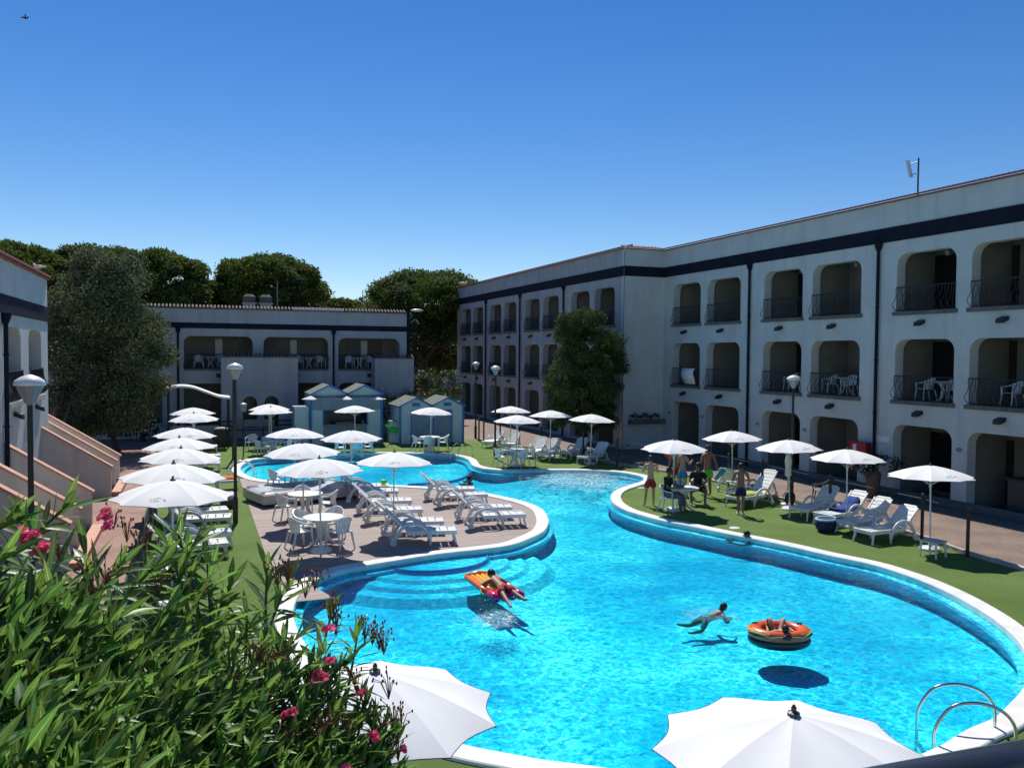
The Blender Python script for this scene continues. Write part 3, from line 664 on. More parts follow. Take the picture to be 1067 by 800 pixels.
# ------------------------------------------------------------------ huts and kiosk
def boards(mb_mat, name, parent, x0, x1, y, z0, z1, off, w_=.14, fy=-1):
    mb = MB(); n = max(1, int((x1-x0)/w_))
    for i in range(n):
        a = x0+(x1-x0)*i/n; b = x0+(x1-x0)*(i+1)/n; mb.bx(a+.004, b-.004, y, y+.03, z0, z1)
    return mb.build(name, mb_mat, parent, off=off)
def gable_roof(mb, x0, xm, x1, ze, zp, y0, y1, t=.06, over=.12):
    for (a, za, b, zb) in ((x0-over, ze-.05, xm, zp), (x1+over, ze-.05, xm, zp)):
        mb.prism([(a, y0, za), (b, y0, zb), (b, y0, zb+t), (a, y0, za+t)], (0, y1-y0, 0))
def changing_huts():
    Y = 45.; off = (12.2, Y, 0); T = thing('changing_huts', off, 'pair of pale blue changing huts with gabled roofs and blue trim', 'hut')
    xs = (10.42, 12.18, 14.0); ze, zp = 2.06, 2.50; D = 2.4
    for i in range(2):
        x0, x1 = xs[i], xs[i+1]; xm = (x0+x1)/2
        mb = MB(); n = 13
        for k in range(n):
            a = x0+(x1-x0)*k/n; b = x0+(x1-x0)*(k+1)/n; zz = lambda x: ze+(zp-ze)*(1-abs(x-xm)/(xm-x0))-.03
            mb.prism([(a+.004, Y, 0), (b-.004, Y, 0), (b-.004, Y, zz(b)), (a+.004, Y, zz(a))], (0, .04, 0))
        mb.build('front_wall', M_hut, T, off=off)
        MB().bx(x0, x0+.05, Y+.04, Y+D, 0, ze).bx(x1-.05, x1, Y+.04, Y+D, 0, ze).bx(x0+.05, x1-.05, Y+D-.05, Y+D, 0, ze).build('side_wall', M_hut, T, off=off)
        mb = MB(); gable_roof(mb, x0, xm, x1, ze, zp, Y-.12, Y+D+.1); mb.build('roof', M_hutroof, T, off=off)
        mb = MB(); gable_roof(mb, x0, xm, x1, ze-.02, zp-.01, Y-.16, Y-.124, .075); mb.build('roof_trim', M_bluetrim, T, off=off)
        # window vent under the gable
        MB().bx(xm-.22, xm+.22, Y-.03, Y-.005, ze-.02, ze+.17).build('gable_vent', M_bluetrim, T, off=off)
        dx = x0+1.15 if i == 0 else x0+.62
        dr = boards(M_hut2, 'door', T, dx-.5, dx+.5, Y-.035, .03, 1.75, off, .12)
        mb = MB(); mb.bx(dx-.56, dx-.50, Y-.05, Y-.002, 0, 1.82); mb.bx(dx+.50, dx+.56, Y-.05, Y-.002, 0, 1.82); mb.bx(dx-.5, dx+.5, Y-.05, Y-.002, 1.76, 1.84); mb.build('door_frame', M_bluetrim, T, off=off)
        MB().ball((dx+(.42 if i == 0 else -.42), Y-.07, .95), .03).build('handle', M_black, dr, off=off)
    for x in xs[::2]: MB().bx(x-.05, x+.05, Y-.06, Y-.0, 0, ze).build('corner_trim', M_bluetrim, T, off=off)
    # white scrolled lettering on the first panel
    mb = MB(); random.seed(3); x = 10.78
    z = 1.62
    for k in range(5):
        z1 = z-.26
        mb.tube([(x-.06, Y-.02, z), (x+.09, Y-.02, z-.03), (x-.02, Y-.02, z-.12), (x+.11, Y-.02, z-.16), (x-.05, Y-.02, z1)], .036, 4); x += .025; z = z1
    mb.ball((x+.02, Y-.02, z+.05), (.13, .012, .09)); mb.build('painted_script', M_white, T, off=off)
changing_huts()
def kiosk():
    Y = 46.; off = (7.7, Y, 0); T = thing('kiosk', off, 'blue-grey bar kiosk with two gables and a dark serving window', 'kiosk')
    xs = (5.78, 7.72, 9.62); ze, zp = 2.72, 3.16; D = 2.6; x0, x1 = xs[0], xs[2]
    boards(M_hut, 'front_wall', T, x0, 6.45, Y, 0, 1.84, off); boards(M_hut, 'front_wall', T, 8.82, x1, Y, 0, 1.84, off)
    boards(M_hut2, 'counter_front', T, 6.45, 8.82, Y, 0, 1.02, off)
    MB().bx(6.4, 8.87, Y-.28, Y-.002, 1.02, 1.08).build('counter', M_greyp, T, off=off)
    boards(M_hut2, 'upper_panel', T, x0, x1, Y, 1.84, 2.66, off, .5)
    MB().bx(x0, x0+.05, Y+.03, Y+D, 0, 2.66).bx(x1-.05, x1, Y+.03, Y+D, 0, 2.66).bx(x0, x1, Y+D, Y+D+.05, 0, 2.66).build('side_wall', M_hut2, T, off=off)
    MB().bx(6.45, 8.82, Y+1.2, Y+1.24, .9, 1.84).build('dark_interior', M_dark, T, off=off)
    for k, (bx_, hh) in enumerate(((6.6, .3), (6.75, .22), (7.3, .1), (7.9, .12), (8.6, .3), (8.7, .26))):
        MB().lathe([(.05, 0), (.05, hh*.6), (.02, hh*.75), (.02, hh)], 8, (bx_, Y+.3, 1.0)).build('bottle', M_glass, T, off=off)
    MB().bx(7.15, 8.1, Y+.2, Y+.6, 1.03, 1.16).build('tray', M_greyp, T, off=off)
    for i in range(2):
        a, b = xs[i], xs[i+1]; m = (a+b)/2
        mb = MB(); mb.prism([(a, Y, 2.66), (b, Y, 2.66), (b, Y, ze), (m, Y, zp-.03), (a, Y, ze)], (0, .04, 0)); mb.build('gable', M_hut, T, off=off)
        mb = MB(); gable_roof(mb, a, m, b, ze, zp, Y-.2, Y+D+.1, over=.06); mb.build('roof', M_hutroof, T, off=off)
        mb = MB(); gable_roof(mb, a, m, b, ze-.02, zp-.01, Y-.24, Y-.205, .09, over=.06); mb.build('roof_trim', M_bluetrim, T, off=off)
    for x in (x0, x1): MB().bx(x-.06, x+.06, Y-.07, Y-.0, 0, 2.7).build('corner_post', M_bluetrim, T, off=off)
    for x in (6.45, 8.82): MB().bx(x-.04, x+.04, Y-.04, Y-.002, 1.08, 1.84).build('window_frame', M_bluetrim, T, off=off)
    boards(M_hut, 'side_cabin', T, 4.95, 5.7, Y+.1, .1, 2.05, off); MB().bx(4.95, 5.72, Y+.13, Y+1.4, .1, 2.03).build('side_cabin_body', M_hut2, T, off=off)
    for px in (319+5, 361, 397-4):
        p = PY(px, 415.5, Y-.35); w_ = .42
        MB().lathe([(.5, 0), (.3, .08), (.03, .17)], 4, (p.x, Y-.36, p.z-.02)).build('parasol_hood', M_canvas, T, off=off)  # added hoods standing for the white parasols behind the kiosk
    MB().bx(5.9, 9.5, Y-.4, Y-.36, 2.56, 2.6).bx(5.9, 5.94, Y-.36, Y, 2.56, 2.6).bx(9.46, 9.5, Y-.36, Y, 2.56, 2.6).build('hood_rail', M_black, T, off=off)  # added rail that carries the stand-in hoods
kiosk()

# ------------------------------------------------------------------ umbrellas
NR = 10; UR = 1.07
def canopy_v(i, t, ph=0):        # rib sector position i (0..NR*S), radial t
    S = 6; a = 2*PI*i/(NR*S)+ph; f = (i % S)/S; sag = math.sin(PI*f)**1.0
    r = UR*t*(1-.06*sag*t**3)*(1 if f == 0 else (math.cos(PI/NR)/math.cos((f-.5)*2*PI/NR)))
    z = -.315*(.50*t+.50*t*t)-.010*sag*math.sin(PI*t)
    return Vector((r*math.cos(a), r*math.sin(a), 2.26+z))
def make_umbrella(logo=True):
    T = thing('parasol', (0, 0, 0), 'x', 'parasol')
    mb = MB(); S = 6; N = NR*S; K = 8
    mb.v = [tuple(canopy_v(i, 0.02+.98*k/K)) for k in range(K+1) for i in range(N)]
    mb.f = [(k*N+i, k*N+(i+1) % N, (k+1)*N+(i+1) % N, (k+1)*N+i) for k in range(K) for i in range(N)]
    mb.f.append(tuple(range(N))[::-1])
    me_sm = mb.build('canopy', M_canvas, T)
    fl = [len(f) == 4 for f in mb.f]; me_sm.data.polygons.foreach_set('use_smooth', fl)
    # sharp along the ribs
    me = me_sm.data
    for e in me.edges:
        a, b = e.vertices
        if a % N % S == 0 and b % N % S == 0 and abs(a-b) == N: e.use_edge_sharp = True
    ed = MB(); pts = [canopy_v(i, 1.003) for i in range(N)]
    ed.tube(pts+[pts[0]], .0045, 4, cap=False); ed.build('piping', M_piping, me_sm)
    for i in range(NR):
        mb = MB(); a = canopy_v(i*S, .04)-Vector((0, 0, .03)); m_ = canopy_v(i*S, .55)-Vector((0, 0, .03)); b = canopy_v(i*S, 1.0)-Vector((0, 0, .012))
        mb.tube([a, m_, b], .008, 4); mb.tube([m_, (0, 0, 1.72)], .006, 4); mb.build('rib', M_pole, T)
    MB().tube([(0, 0, .05), (0, 0, 2.22)], .021, 8).build('pole', M_pole, T)
    MB().lathe([(.05, 2.245), (.048, 2.275), (.02, 2.285), (.022, 2.31), (.008, 2.335)], 10).build('finial', M_darkcap, T)
    MB().lathe([(.034, 1.66), (.036, 1.76)], 8).build('runner', M_pole, T)
    MB().lathe([(.26, 0), (.26, .04), (.22, .075), (.05, .09), (.035, .22), (.0, .22)], 16).build('base', M_white, T)
    if logo:
        mb = MB()
        a0 = -PI*.62
        def on(u, v):         # small print on one panel
            a = a0+u; t = .80+v; i = (a/(2*PI))*NR*6
            a_ = 2*PI*i/(NR*6); r = UR*t*math.cos(PI/NR); z = -.315*(.50*t+.50*t*t)
            return Vector((r*math.cos(a_), r*math.sin(a_), 2.26+z+.012))
        pts = [on(.085*math.cos(q), .045*math.sin(q)) for q in [2*PI*k/16 for k in range(17)]]
        mb.tube(pts, .004, 4); mb.tube([on(-.12, -.02), on(-.14, .03), on(-.16, -.01)], .005, 4); mb.tube([on(.12, -.03), on(.13, .03), on(.15, .0), on(.17, .03)], .005, 4)
        mb.build('printed_logo', M_logo, me_sm)
    return T
UM = Proto(make_umbrella())
UMB = [
 ((178, 496), 'white parasol nearest the camera in the row along the brick path on the left', .1, 1.08),
 ((177, 479.3), 'second nearest white parasol of the row along the brick path', .5, 1.08),
 ((185.8, 464), 'third nearest white parasol of the row along the brick path', .3, 1.03),
 ((187.5, 453.5), 'fourth nearest white parasol of the row along the brick path', .2, 1.03),
 ((191.6, 443.2), 'fifth nearest white parasol of the row along the brick path', .6, 1.),
 ((203, 428.6), 'white parasol in front of the farthest one in the left row', .2, 1.),
 ((201.4, 423), 'farthest white parasol of the row on the left, below the curved canopy', .5, 1.),
 ((280.4, 419.4), 'rear one of two overlapping white parasols before the arched windows', .1, 1.),
 ((283.4, 422.4), 'front one of two overlapping white parasols before the arched windows', .4, 1.),
 ((306.4, 444.2), 'white parasol behind the far left basin with garden tables beneath', .2, 1.),
 ((366.5, 446.5), 'white parasol over the first white loungers, in front of the kiosk', .45, 1.),
 ((316.6, 459.3), 'white parasol standing over the table behind the covered platform', .0, 1.03),
 ((334.5, 474.8), 'white parasol through the round table nearest the pool entry steps', .3, 1.03),
 ((410, 469.2), 'white parasol among the loungers on the wooden deck, nearest the water', .15, 1.),
 ((370.5, 421), 'white parasol in front of the serving window of the kiosk', .3, 1.),
 ((448, 422.7), 'white parasol in front of the pale blue changing huts', .1, 1.),
 ((531.9, 421.8), 'rear white parasol behind the mid lamp post, over the left pair of loungers', .5, 1.),
 ((538.6, 430.7), 'front white parasol beside the mid lamp post, over the table set', .2, 1.),
 ((573.6, 426), 'white parasol partly under the round tree on the far lawn', .3, 1.),
 ((615.4, 429.8), 'white parasol right of the round tree trunk, over two loungers', .1, 1.),
 ((702, 455.8), 'white parasol over the group of people sitting round a table', .25, 1.),
 ((764.3, 446.8), 'white parasol behind the man in green shorts', .05, 1.),
 ((824.2, 455.8), 'white parasol beside the lamp post on the right lawn', .4, 1.),
 ((883.7, 465.6), 'white parasol over the lounger with the blue towel', .3, 1.),
 ((971.5, 482.2), 'white parasol nearest the camera on the right lawn, over the small side table', .15, 1.),
]
def tilt_(px): return (random.uniform(-.03, .03), random.uniform(-.03, .03))
random.seed(5)
for (p, lab, ph, s) in UMB:
    g = G(p[0], p[1], (2.33 if p[0] != 971.5 else 2.24)*s); UM.put((g.x, g.y, .02 if 1.6 < g.x < 9 and g.y < 34 else 0.004), ph, lab, 'white parasols round the pool', (s, s, (1 if s == 1 else s)*(.96 if p[0] == 971.5 else 1)), tilt_(0))
g = G(822, 732, 2.33); UM.put((g.x, g.y, .0), .22, 'large white parasol in the foreground, right, seen from above over the pool edge', 'white parasols round the pool', (.98, .98, 1), (.02, 0))
g = G(381, 690, 2.33); UM.put((g.x, g.y, .0), .05, 'white parasol in the foreground, half hidden by the oleander', 'white parasols round the pool', (1.0, 1.0, 1), (.02, .03))
# the furled one
g = G(820.5, 526, 0); T = thing('furled_parasol', (g.x, g.y, 0), 'folded white parasol next to the black lamp post on the right lawn', 'parasol')
MB().tube([(0, 0, .03), (0, 0, 2.0)], .02, 6).build('pole', M_pole, T)
MB().lathe([(.05, .95), (.11, 1.0), (.09, 1.25), (.12, 1.45), (.07, 1.7), (.03, 1.95)], 9).build('canopy', M_canvas, T)
MB().lathe([(.25, 0), (.25, .05), (.05, .09)], 14).build('base', M_white, T)

# ------------------------------------------------------------------ loungers, chairs, tables
def make_lounger(ang=43, m=None):
    m = m or M_white; T = thing('sun_lounger', (0, 0, 0), 'x', 'sun lounger')
    mb = MB(); z = .36
    for k in range(6):                       # cross slats with thin gaps
        x0 = -.95+k*.205; mb.box((x0+.095, 0, z-.012-(0.0 if k else .01)), (.183, .56, .024))
    mb.box((-.33, .295, z-.04), (1.26, .05, .10)); mb.box((-.33, -.295, z-.04), (1.26, .05, .10)); mb.box((-.955, 0, z-.045), (.035, .62, .10)); mb.box((.30, 0, z-.035), (.05, .56, .05))
    mb.build('seat', m, T, bevel=.008)
    a = R(ang); c, s = math.cos(a), math.sin(a); mb = MB(); L = .73
    def bp(u, y, w=0): return (.30+u*c-w*s, y, z+u*s+w*c)
    for k in range(5):
        u0 = .02+k*.140; w_ = .26 if k < 4 else .245
        mb.prism([bp(u0, -w_), bp(u0+.122, -w_), bp(u0+.122, -w_, .025), bp(u0, -w_, .025)], (0, 2*w_, 0))
    for y in (-.295, .245): mb.prism([bp(0, y, -.01), bp(L-.06, y, -.01), bp(L-.02, y, .035), bp(0, y, .035)], (0, .05, 0))
    mb.prism([bp(.71, -.245, 0), bp(.77, -.19, 0), bp(.77, .19, 0), bp(.71, .245, 0)], (-.03*s, 0, .03*c))
    mb.box(((bp(.4, 0)[0]), 0, bp(.4, 0)[2]+.01), (.06, .10, .03), 0, -a)
    mb.build('backrest', m, T, bevel=.006)
    for y in (-.33, .33):
        mb = MB(); pts = [(-.28, y, .10), (-.22, y, .30), (-.10, y, .47), (.08, y, .55), (.28, y, .545), (.46, y, .44), (.58, y, .27), (.66, y, .10)]
        mb.tube(catmull([Vector(p) for p in pts], 3, False), .036, 6, flat=1.2); mb.build('armrest', m, T, smooth=True)
        mb = MB(); mb.tube([(-.88, y*.88, .34), (-.96, y*.95, 0)], [.035, .026], 6); mb.build('leg', m, T)
        mb = MB(); mb.tube([(-.30, y*.9, .34), (-.28, y, .0)], [.035, .028], 6); mb.build('leg', m, T)
        mb = MB(); mb.tube([(.66, y-.022, .085), (.66, y+.022, .085)], .085, 14); mb.build('wheel', m, T)
    mb = MB(); mb.tube([(.66, -.3, .09), (.66, .3, .09)], .016, 5); mb.tube([(.55, -.25, .12), (.30+.5*c, -.2, z+.5*s)], .012, 4); mb.tube([(.55, .25, .12), (.30+.5*c, .2, z+.5*s)], .012, 4); mb.build('strut', m, T)
    return T
LO = Proto(make_lounger()); LOG = None
def place_l(foot, head, label, group, flip=0, jit=0):
    """foot, head: ground points under the foot end and the wheels"""
    d = Vector((head[0]-foot[0], head[1]-foot[1])); a = math.atan2(d.y, d.x); d.normalize()
    return LO.put((foot[0]+d.x*.95, foot[1]+d.y*.95, .018 if 1.6 < foot[0] < 9 and foot[1] < 34 else 0.003), a, label, group)
# on the wooden deck: feet towards the right, measured at the foot end top edge
DL = [((474, 550), 'white lounger nearest the pool rim on the deck, left cluster'),
      ((461, 540.5), 'second nearest white lounger of the left deck cluster'),
      ((438.5, 528.5), 'third nearest white lounger of the left deck cluster'),
      ((428, 519.5), 'fourth nearest white lounger of the left deck cluster'),
      ((414.2, 509.8), 'fifth white lounger of the left deck cluster, near the far water edge'),
      ((404.5, 504.6), 'farthest white lounger of the left deck cluster, with a green toy on it'),
      ((545, 533.5), 'white lounger closest to the rounded tip of the deck'),
      ((532, 526.3), 'second white lounger from the tip of the deck'),
      ((505.5, 513.3), 'white lounger third from the deck tip, by the far water edge'),
      ((493.5, 507.6), 'white lounger farthest back in the right deck cluster')]
DLp = []
for k, (p, lab) in enumerate(DL):
    g = G(p[0], p[1], .38); a = R(random.uniform(-7, 3)); DLp.append(g)
    place_l((g.x, g.y), (g.x-math.cos(a), g.y-math.sin(a)+.12), lab, 'white loungers on the wooden deck')
# along the left screen
LL = [((236, 562), 'white lounger lowest in the left row, behind the oleander tips'), ((240, 551.5), 'white lounger second lowest in the left row'),
      ((240.5, 536), 'white lounger third in the left row beside the tall lamp post'), ((236.3, 528.2), 'white lounger fourth in the left row beside the tall lamp post'),
      ((243, 513), 'white lounger with a dark red towel in the left row'), ((246.5, 498.3), 'white lounger with an orange towel in the left row'),
      ((229, 481), 'white lounger half under the third parasol of the left row'), ((229, 473), 'white lounger half under the fourth parasol of the left row'), ((226, 463.5), 'farthest white lounger of the left row')]
LLp = []
for p, lab in LL:
    g = G(p[0], p[1], .38); LLp.append(g); a = R(random.uniform(-5, 4)); place_l((g.x, g.y), (g.x-math.cos(a), g.y-math.sin(a)-.05), lab, 'white loungers along the left screen')
# right lawn
RL = [((899, 566), (947, 560), 'white lounger nearest the camera on the right lawn, beside the side table'), ((881, 556.5), (926, 548.5), 'second white lounger on the right lawn, back to back with the nearest'),
      ((857, 548), (899, 541), 'white lounger on the right lawn draped with a blue towel'), ((831.5, 541.5), (871, 534), 'white lounger beside the beach bag and the grey chair'),
      ((764, 529), (808, 522), 'white lounger with a yellow towel behind the boy in navy shorts'), ((775, 521), (812, 513), 'white lounger with a green towel right of the standing boy'),
      ((773, 507), (741, 519), 'white lounger with its back turned, behind the seated person')]
RLp = []
for f, h, lab in RL:
    a, b = G(*f), G(*h); RLp.append((a, b)); place_l(a, b, lab, 'white loungers on the right lawn')
ML = [((507.5, 467), (532, 461), 'leftmost white lounger of the far lawn, behind the lamp post'), ((527, 471), (547, 463), 'white lounger seen from behind the garden table on the far lawn'),
      ((553, 478), (574, 470), 'white lounger in the middle of the far lawn, left of the blueish one'), ((566, 480), (590, 472), 'white lounger with blueish back in the middle of the far lawn'),
      ((589, 478.5), (617, 473), 'white lounger under the right far parasol, the rear one'), ((607, 484), (636, 479), 'white lounger under the right far parasol, the front one')]
for f, h, lab in ML:
    place_l(G(*f), G(*h), lab, 'white loungers on the far lawn')

def make_chair(m, name='garden_chair'):
    T = thing(name, (0, 0, 0), 'x', 'chair')
    mb = MB(); mb.prism([(-.22, -.22, .42), (.22, -.22, .42), (.25, .2, .44), (-.25, .2, .44)], (0, 0, .022)); mb.build('seat', m, T, bevel=.008)
    n = 13; rim = []
    for i in range(n):
        t = i/(n-1); a = PI*t; x = .27*math.cos(a); y = .0+(-.30)*math.sin(a); z = .66+.16*math.sin(a)**1.5; rim.append(Vector((x, y, z)))
    rim = [Vector((.26, .22, .63))]+rim+[Vector((-.26, .22, .63))]
    mb = MB(); mb.tube(rim, .022, 5, flat=1.2)
    for i in range(3, n-1):
        if i % 1 == 0:
            p = rim[i]; b = Vector((p.x*.80, p.y*.74, .44)); t = Vector((0, 0, 1)).cross(Vector((p.x, p.y, 0))).normalized()*.029
            mb.add([b-t, b+t, p+t, p-t], [(0, 1, 2, 3)])
    mb.build('backrest', m, T)
    for sx in (-1, 1):
        MB().tube([(sx*.26, .22, .63), (sx*.25, .20, .44), (sx*.27, .25, 0)], [.022, .028, .02], 5).build('leg', m, T)
        MB().tube([(sx*.20, -.2, .43), (sx*.235, -.30, 0)], [.03, .02], 5).build('leg', m, T)
    return T
CH = Proto(make_chair(M_white)); CHG = Proto(make_chair(mat('blueish white plastic', (.55, .64, .70), .4)))
def make_table(m=None, r=.52, name='garden_table'):
    m = m or M_white; T = thing(name, (0, 0, 0), 'x', 'table')
    MB().lathe([(r-.03, .685), (r, .70), (r, .725), (r-.02, .73), (0.02, .73)], 28).build('tabletop', m, T)
    for k in range(4):
        a = PI/4+k*PI/2; c, s = math.cos(a), math.sin(a)
        prof = [(.09, .68), (.30, .68), (.16, .50), (.12, .32), (.22, .12), (.40, .0), (.31, .0), (.14, .1), (.05, .3), (.05, .5)]
        mb = MB(); mb.prism([(c*u-s*.014, s*u+c*.014, z) for u, z in prof], (s*.028, -c*.028, 0)); mb.build('leg', m, T)
    return T
TB = Proto(make_table())
def table_set(px, py, chairs, lab, z=0, dz=.018):
    g = G(px, py, .72); TB.put((g.x, g.y, dz), random.uniform(0, 1), lab, 'round white garden tables')
    for k, (a, l) in enumerate(chairs):
        a = R(a); CH.put((g.x+math.cos(a)*.66, g.y+math.sin(a)*.66, dz), a+PI/2, l, 'white garden chairs round the tables')
    return g
t1 = table_set(337, 539, [(200, 'white armchair left of the nearest deck table, seen from the side'), (300, 'white armchair right of the nearest deck table, its back to the pool entry'), (60, 'white armchair behind the nearest deck table'), (130, 'white armchair behind the nearest deck table, on its left')], 'nearest round white table on the deck, a parasol over it')
t2 = table_set(318, 514.5, [(205, 'white armchair left of the second deck table'), (345, 'white armchair right of the second deck table'), (90, 'white armchair behind the second deck table')], 'second round white table on the deck, next to the covered platform')
t3 = table_set(306, 489.5, [(200, 'white armchair left of the table behind the covered platform'), (330, 'white armchair right of the table behind the covered platform')], 'round white table behind the covered platform at the far basin')
t4 = table_set(448, 455, [(190, 'white armchair left of the table by the changing huts'), (350, 'white armchair right of the table by the changing huts'), (250, 'white armchair in front of the table by the changing huts')], 'round white table in front of the changing huts', dz=.003)
t5 = table_set(536, 468.5, [(185, 'white armchair left of the table by the mid lamp post'), (340, 'white armchair right of the table by the mid lamp post'), (280, 'white armchair in front of the table by the mid lamp post'), (60, 'white armchair behind the table by the mid lamp post')], 'round white table right of the mid lamp post', dz=.003)
t6 = table_set(369, 459.5, [(180, 'white armchair left of the kiosk table'), (0, 'white armchair right of the kiosk table'), (270, 'white armchair in front of the kiosk table')], 'round white table at the counter of the kiosk', dz=.003)
t7 = table_set(285, 458.5, [(200, 'white armchair left of the table behind the far left basin'), (330, 'white armchair right of the table behind the far left basin'), (110, 'white armchair behind the table at the brick edge')], 'round white table behind the far left basin', dz=.003)
g = G(268, 472, 0); CH.put((g.x-.2, g.y+1.0, .003), PI*.9, 'single white armchair at the brick edge left of the far tables', 'white garden chairs round the tables')
# terrace chairs in the shade under the olive tree
for k, (x, y, a, l) in enumerate(((146, 468, .4, 'white armchair in the tree shade, nearest the lit path'), (158, 465, 2.2, 'white armchair in the tree shade beside the dim table'), (170, 466, 3.6, 'white armchair in the tree shade close to the far parasols'), (130, 466, 5.2, 'white armchair in the tree shade next to the trunk'))):
    g = G(x, y-8, 0); CH.put((g.x, g.y+1.0, 0), a, l, 'white garden chairs in the tree shade')
g = G(152, 456, 0); TB.put((g.x, g.y+1.2, 0), .3, 'dim white round table in the shade under the olive tree')
# the group table on the right lawn
gt = G(711, 508, .72); gt.z = 0
TB.put((gt.x, gt.y, .003), .2, 'round white table between the seated people on the right lawn')
c1 = G(697, 532.5, 0); CHG.put((c1.x, c1.y, .003), -2.5, 'pale blue plastic armchair under the man in black, seen from behind')
c2 = G(727, 525, 0); CH.put((c2.x, c2.y, .003), 2.6, 'white armchair under the person in sunglasses')
g = G(855, 524, 0); gc = copy_tree(CHG.o); gc.location = (g.x, g.y, .003); gc.rotation_euler = (0, 0, .7); gc['label'] = 'grey brown plastic chair by the fence behind the loungers'; gc['category'] = 'chair'
for ch in gc.children: ch.data = ch.data.copy(); ch.data.materials[0] = M_rattan if 'backrest' in ch.name else M_greyp
# side table
g = G(972, 580, 0); T = thing('side_table', (g.x, g.y, .003), 'small pale grey square side table beside the nearest right lounger', 'side table', rz=.2)
mb = MB(); mb.box((0, 0, .40), (.46, .46, .035)); mb.build('tabletop', mat('pale grey plastic', (.50, .54, .60), .5), T, bevel=.01)
for sx in (-1, 1):
    for sy in (-1, 1): MB().tube([(sx*.19, sy*.19, .39), (sx*.21, sy*.21, 0)], [.032, .024], 5).build('leg', M_white, T)
# balcony furniture
def clone_set(x, y, z, lab, rz=0, kind='chair'):
    (CH if kind == 'chair' else TB).put((x, y, z), rz, lab, 'white furniture on the balconies')
pos = {'fourth': 27.0, 'fifth': 22.2, 'sixth': 18.8, 'third': 29.4}
for nm, y in pos.items():
    clone_set(24.15, y+.55, 3.39, f'white plastic chair behind the first-floor railing of the {nm} bay, far side', 1.3)
    clone_set(24.15, y-.55, 3.39, f'white plastic chair behind the first-floor railing of the {nm} bay, near side', 1.9)
    clone_set(24.5, y, 3.39, f'white round table behind the first-floor railing of the {nm} bay', 0, 't')
for k, (x, nm) in enumerate(((.2, 'left'), (5.9, 'middle'), (9.0, 'right'))):
    clone_set(x, 52.75, 3.91, f'white chair on the {nm} upper balcony of the low block, left side', PI)
    clone_set(x+1.3, 52.75, 3.91, f'white chair on the {nm} upper balcony of the low block, right side', PI+.3)
    clone_set(x+.65, 52.95, 3.91, f'white table on the {nm} upper balcony of the low block', 0, 't')

# covered platform box on the deck
p0, p1, q0 = G(275, 530, 0), G(355, 521.5, 0), G(272, 504.8, 0)
ex = (p1-p0).normalized(); ey = Vector((-ex.y, ex.x, 0)); Wd = 3.3; Dp = 1.9
ax = math.atan2(ex.y, ex.x)
T = thing('covered_platform', (p0.x, p0.y, .018), 'low boxy platform with a grey green cover on the deck behind the tables', 'platform', rz=ax)
MB().bx(0, Wd, 0, Dp, .1, .42).build('side_panel', M_boxside, T)
MB().bx(.06, Wd-.06, .06, Dp-.06, 0, .1).build('plinth', M_black, T)
mb = MB(); nx, ny = 24, 12
for j in range(ny+1):
    for i in range(nx+1):
        x, y = -.03+(Wd+.06)*i/nx, -.03+(Dp+.06)*j/ny
        e = min(i, nx-i, j, ny-j)
        z = .44+(.03 if e > 0 else -.05)+(.012*math.sin(x*2.3+y*1.7)+.008*math.sin(x*7.1-y*3)) * (1 if e > 1 else 0)
        mb.v.append((x, y, z+(.07*max(0, 1-abs(x-2.7)/.3) if e > 1 else 0)))
mb.f = [(j*(nx+1)+i, j*(nx+1)+i+1, (j+1)*(nx+1)+i+1, (j+1)*(nx+1)+i) for j in range(ny) for i in range(nx)]
mb.build('cover', M_cover, T)

# ------------------------------------------------------------------ small things
def towel(name, lab, cat, pts, m, w_=.55):
    """cloth strip lying over a lounger: profile (u,z) in lounger axis at foot f towards head h"""
    mb = MB(); k = len(pts); nn = 7; random.seed(len(lab))
    for (o, z) in pts:
        for j in range(nn):
            y = -w_/2+w_*j/(nn-1); dz = -.12 if j in (0, nn-1) else 0
            mb.v.append((o+random.uniform(-.02, .02), y+random.uniform(-.015, .015), z+dz+random.uniform(0, .035)))
    mb.f = [(i*nn+j, i*nn+j+1, (i+1)*nn+j+1, (i+1)*nn+j) for i in range(k-1) for j in range(nn-1)]
    o = mb.build(name, m, None, smooth=True); tag(o, lab, cat)
    s = o.modifiers.new('t', 'SOLIDIFY'); s.thickness = .012
    return o
def on_lounger(o, f, h, z=.02):
    d = Vector((h[0]-f[0], h[1]-f[1])); a = math.atan2(d.y, d.x); d.normalize(); o.location = (f[0]+d.x*.95, f[1]+d.y*.95, z); o.rotation_euler = (0, 0, a)
M_tb = mat('blue towel', (.02, .06, .27), .95); M_ty = mat('yellow towel', (.45, .48, .12), .95); M_tg = mat('green towel', (.03, .22, .11), .95)
M_tr = mat('dark red towel', (.22, .035, .03), .95); M_to = mat('orange towel', (.62, .15, .03), .95)
prof_full = [(-.6, .40), (-.3, .395), (0, .395), (.26, .40), (.40, .56), (.56, .74), (.66, .86)]
prof_seat = [(-.85, .40), (-.6, .395), (-.3, .395), (0, .395), (.2, .40)]
on_lounger(towel('towel', 'crumpled blue towel over the lounger back on the right lawn', 'towel', [(-.35, .40), (-.1, .42), (.2, .45), (.34, .55), (.48, .70)], M_tb), *RLp[2])
on_lounger(towel('towel', 'yellow towel on the lounger behind the boy in navy shorts', 'towel', prof_seat, M_ty, .62), *RLp[4])
on_lounger(towel('towel', 'green towel on the farther lounger behind the boy in navy shorts', 'towel', prof_full[:5], M_tg, .6), *RLp[5])
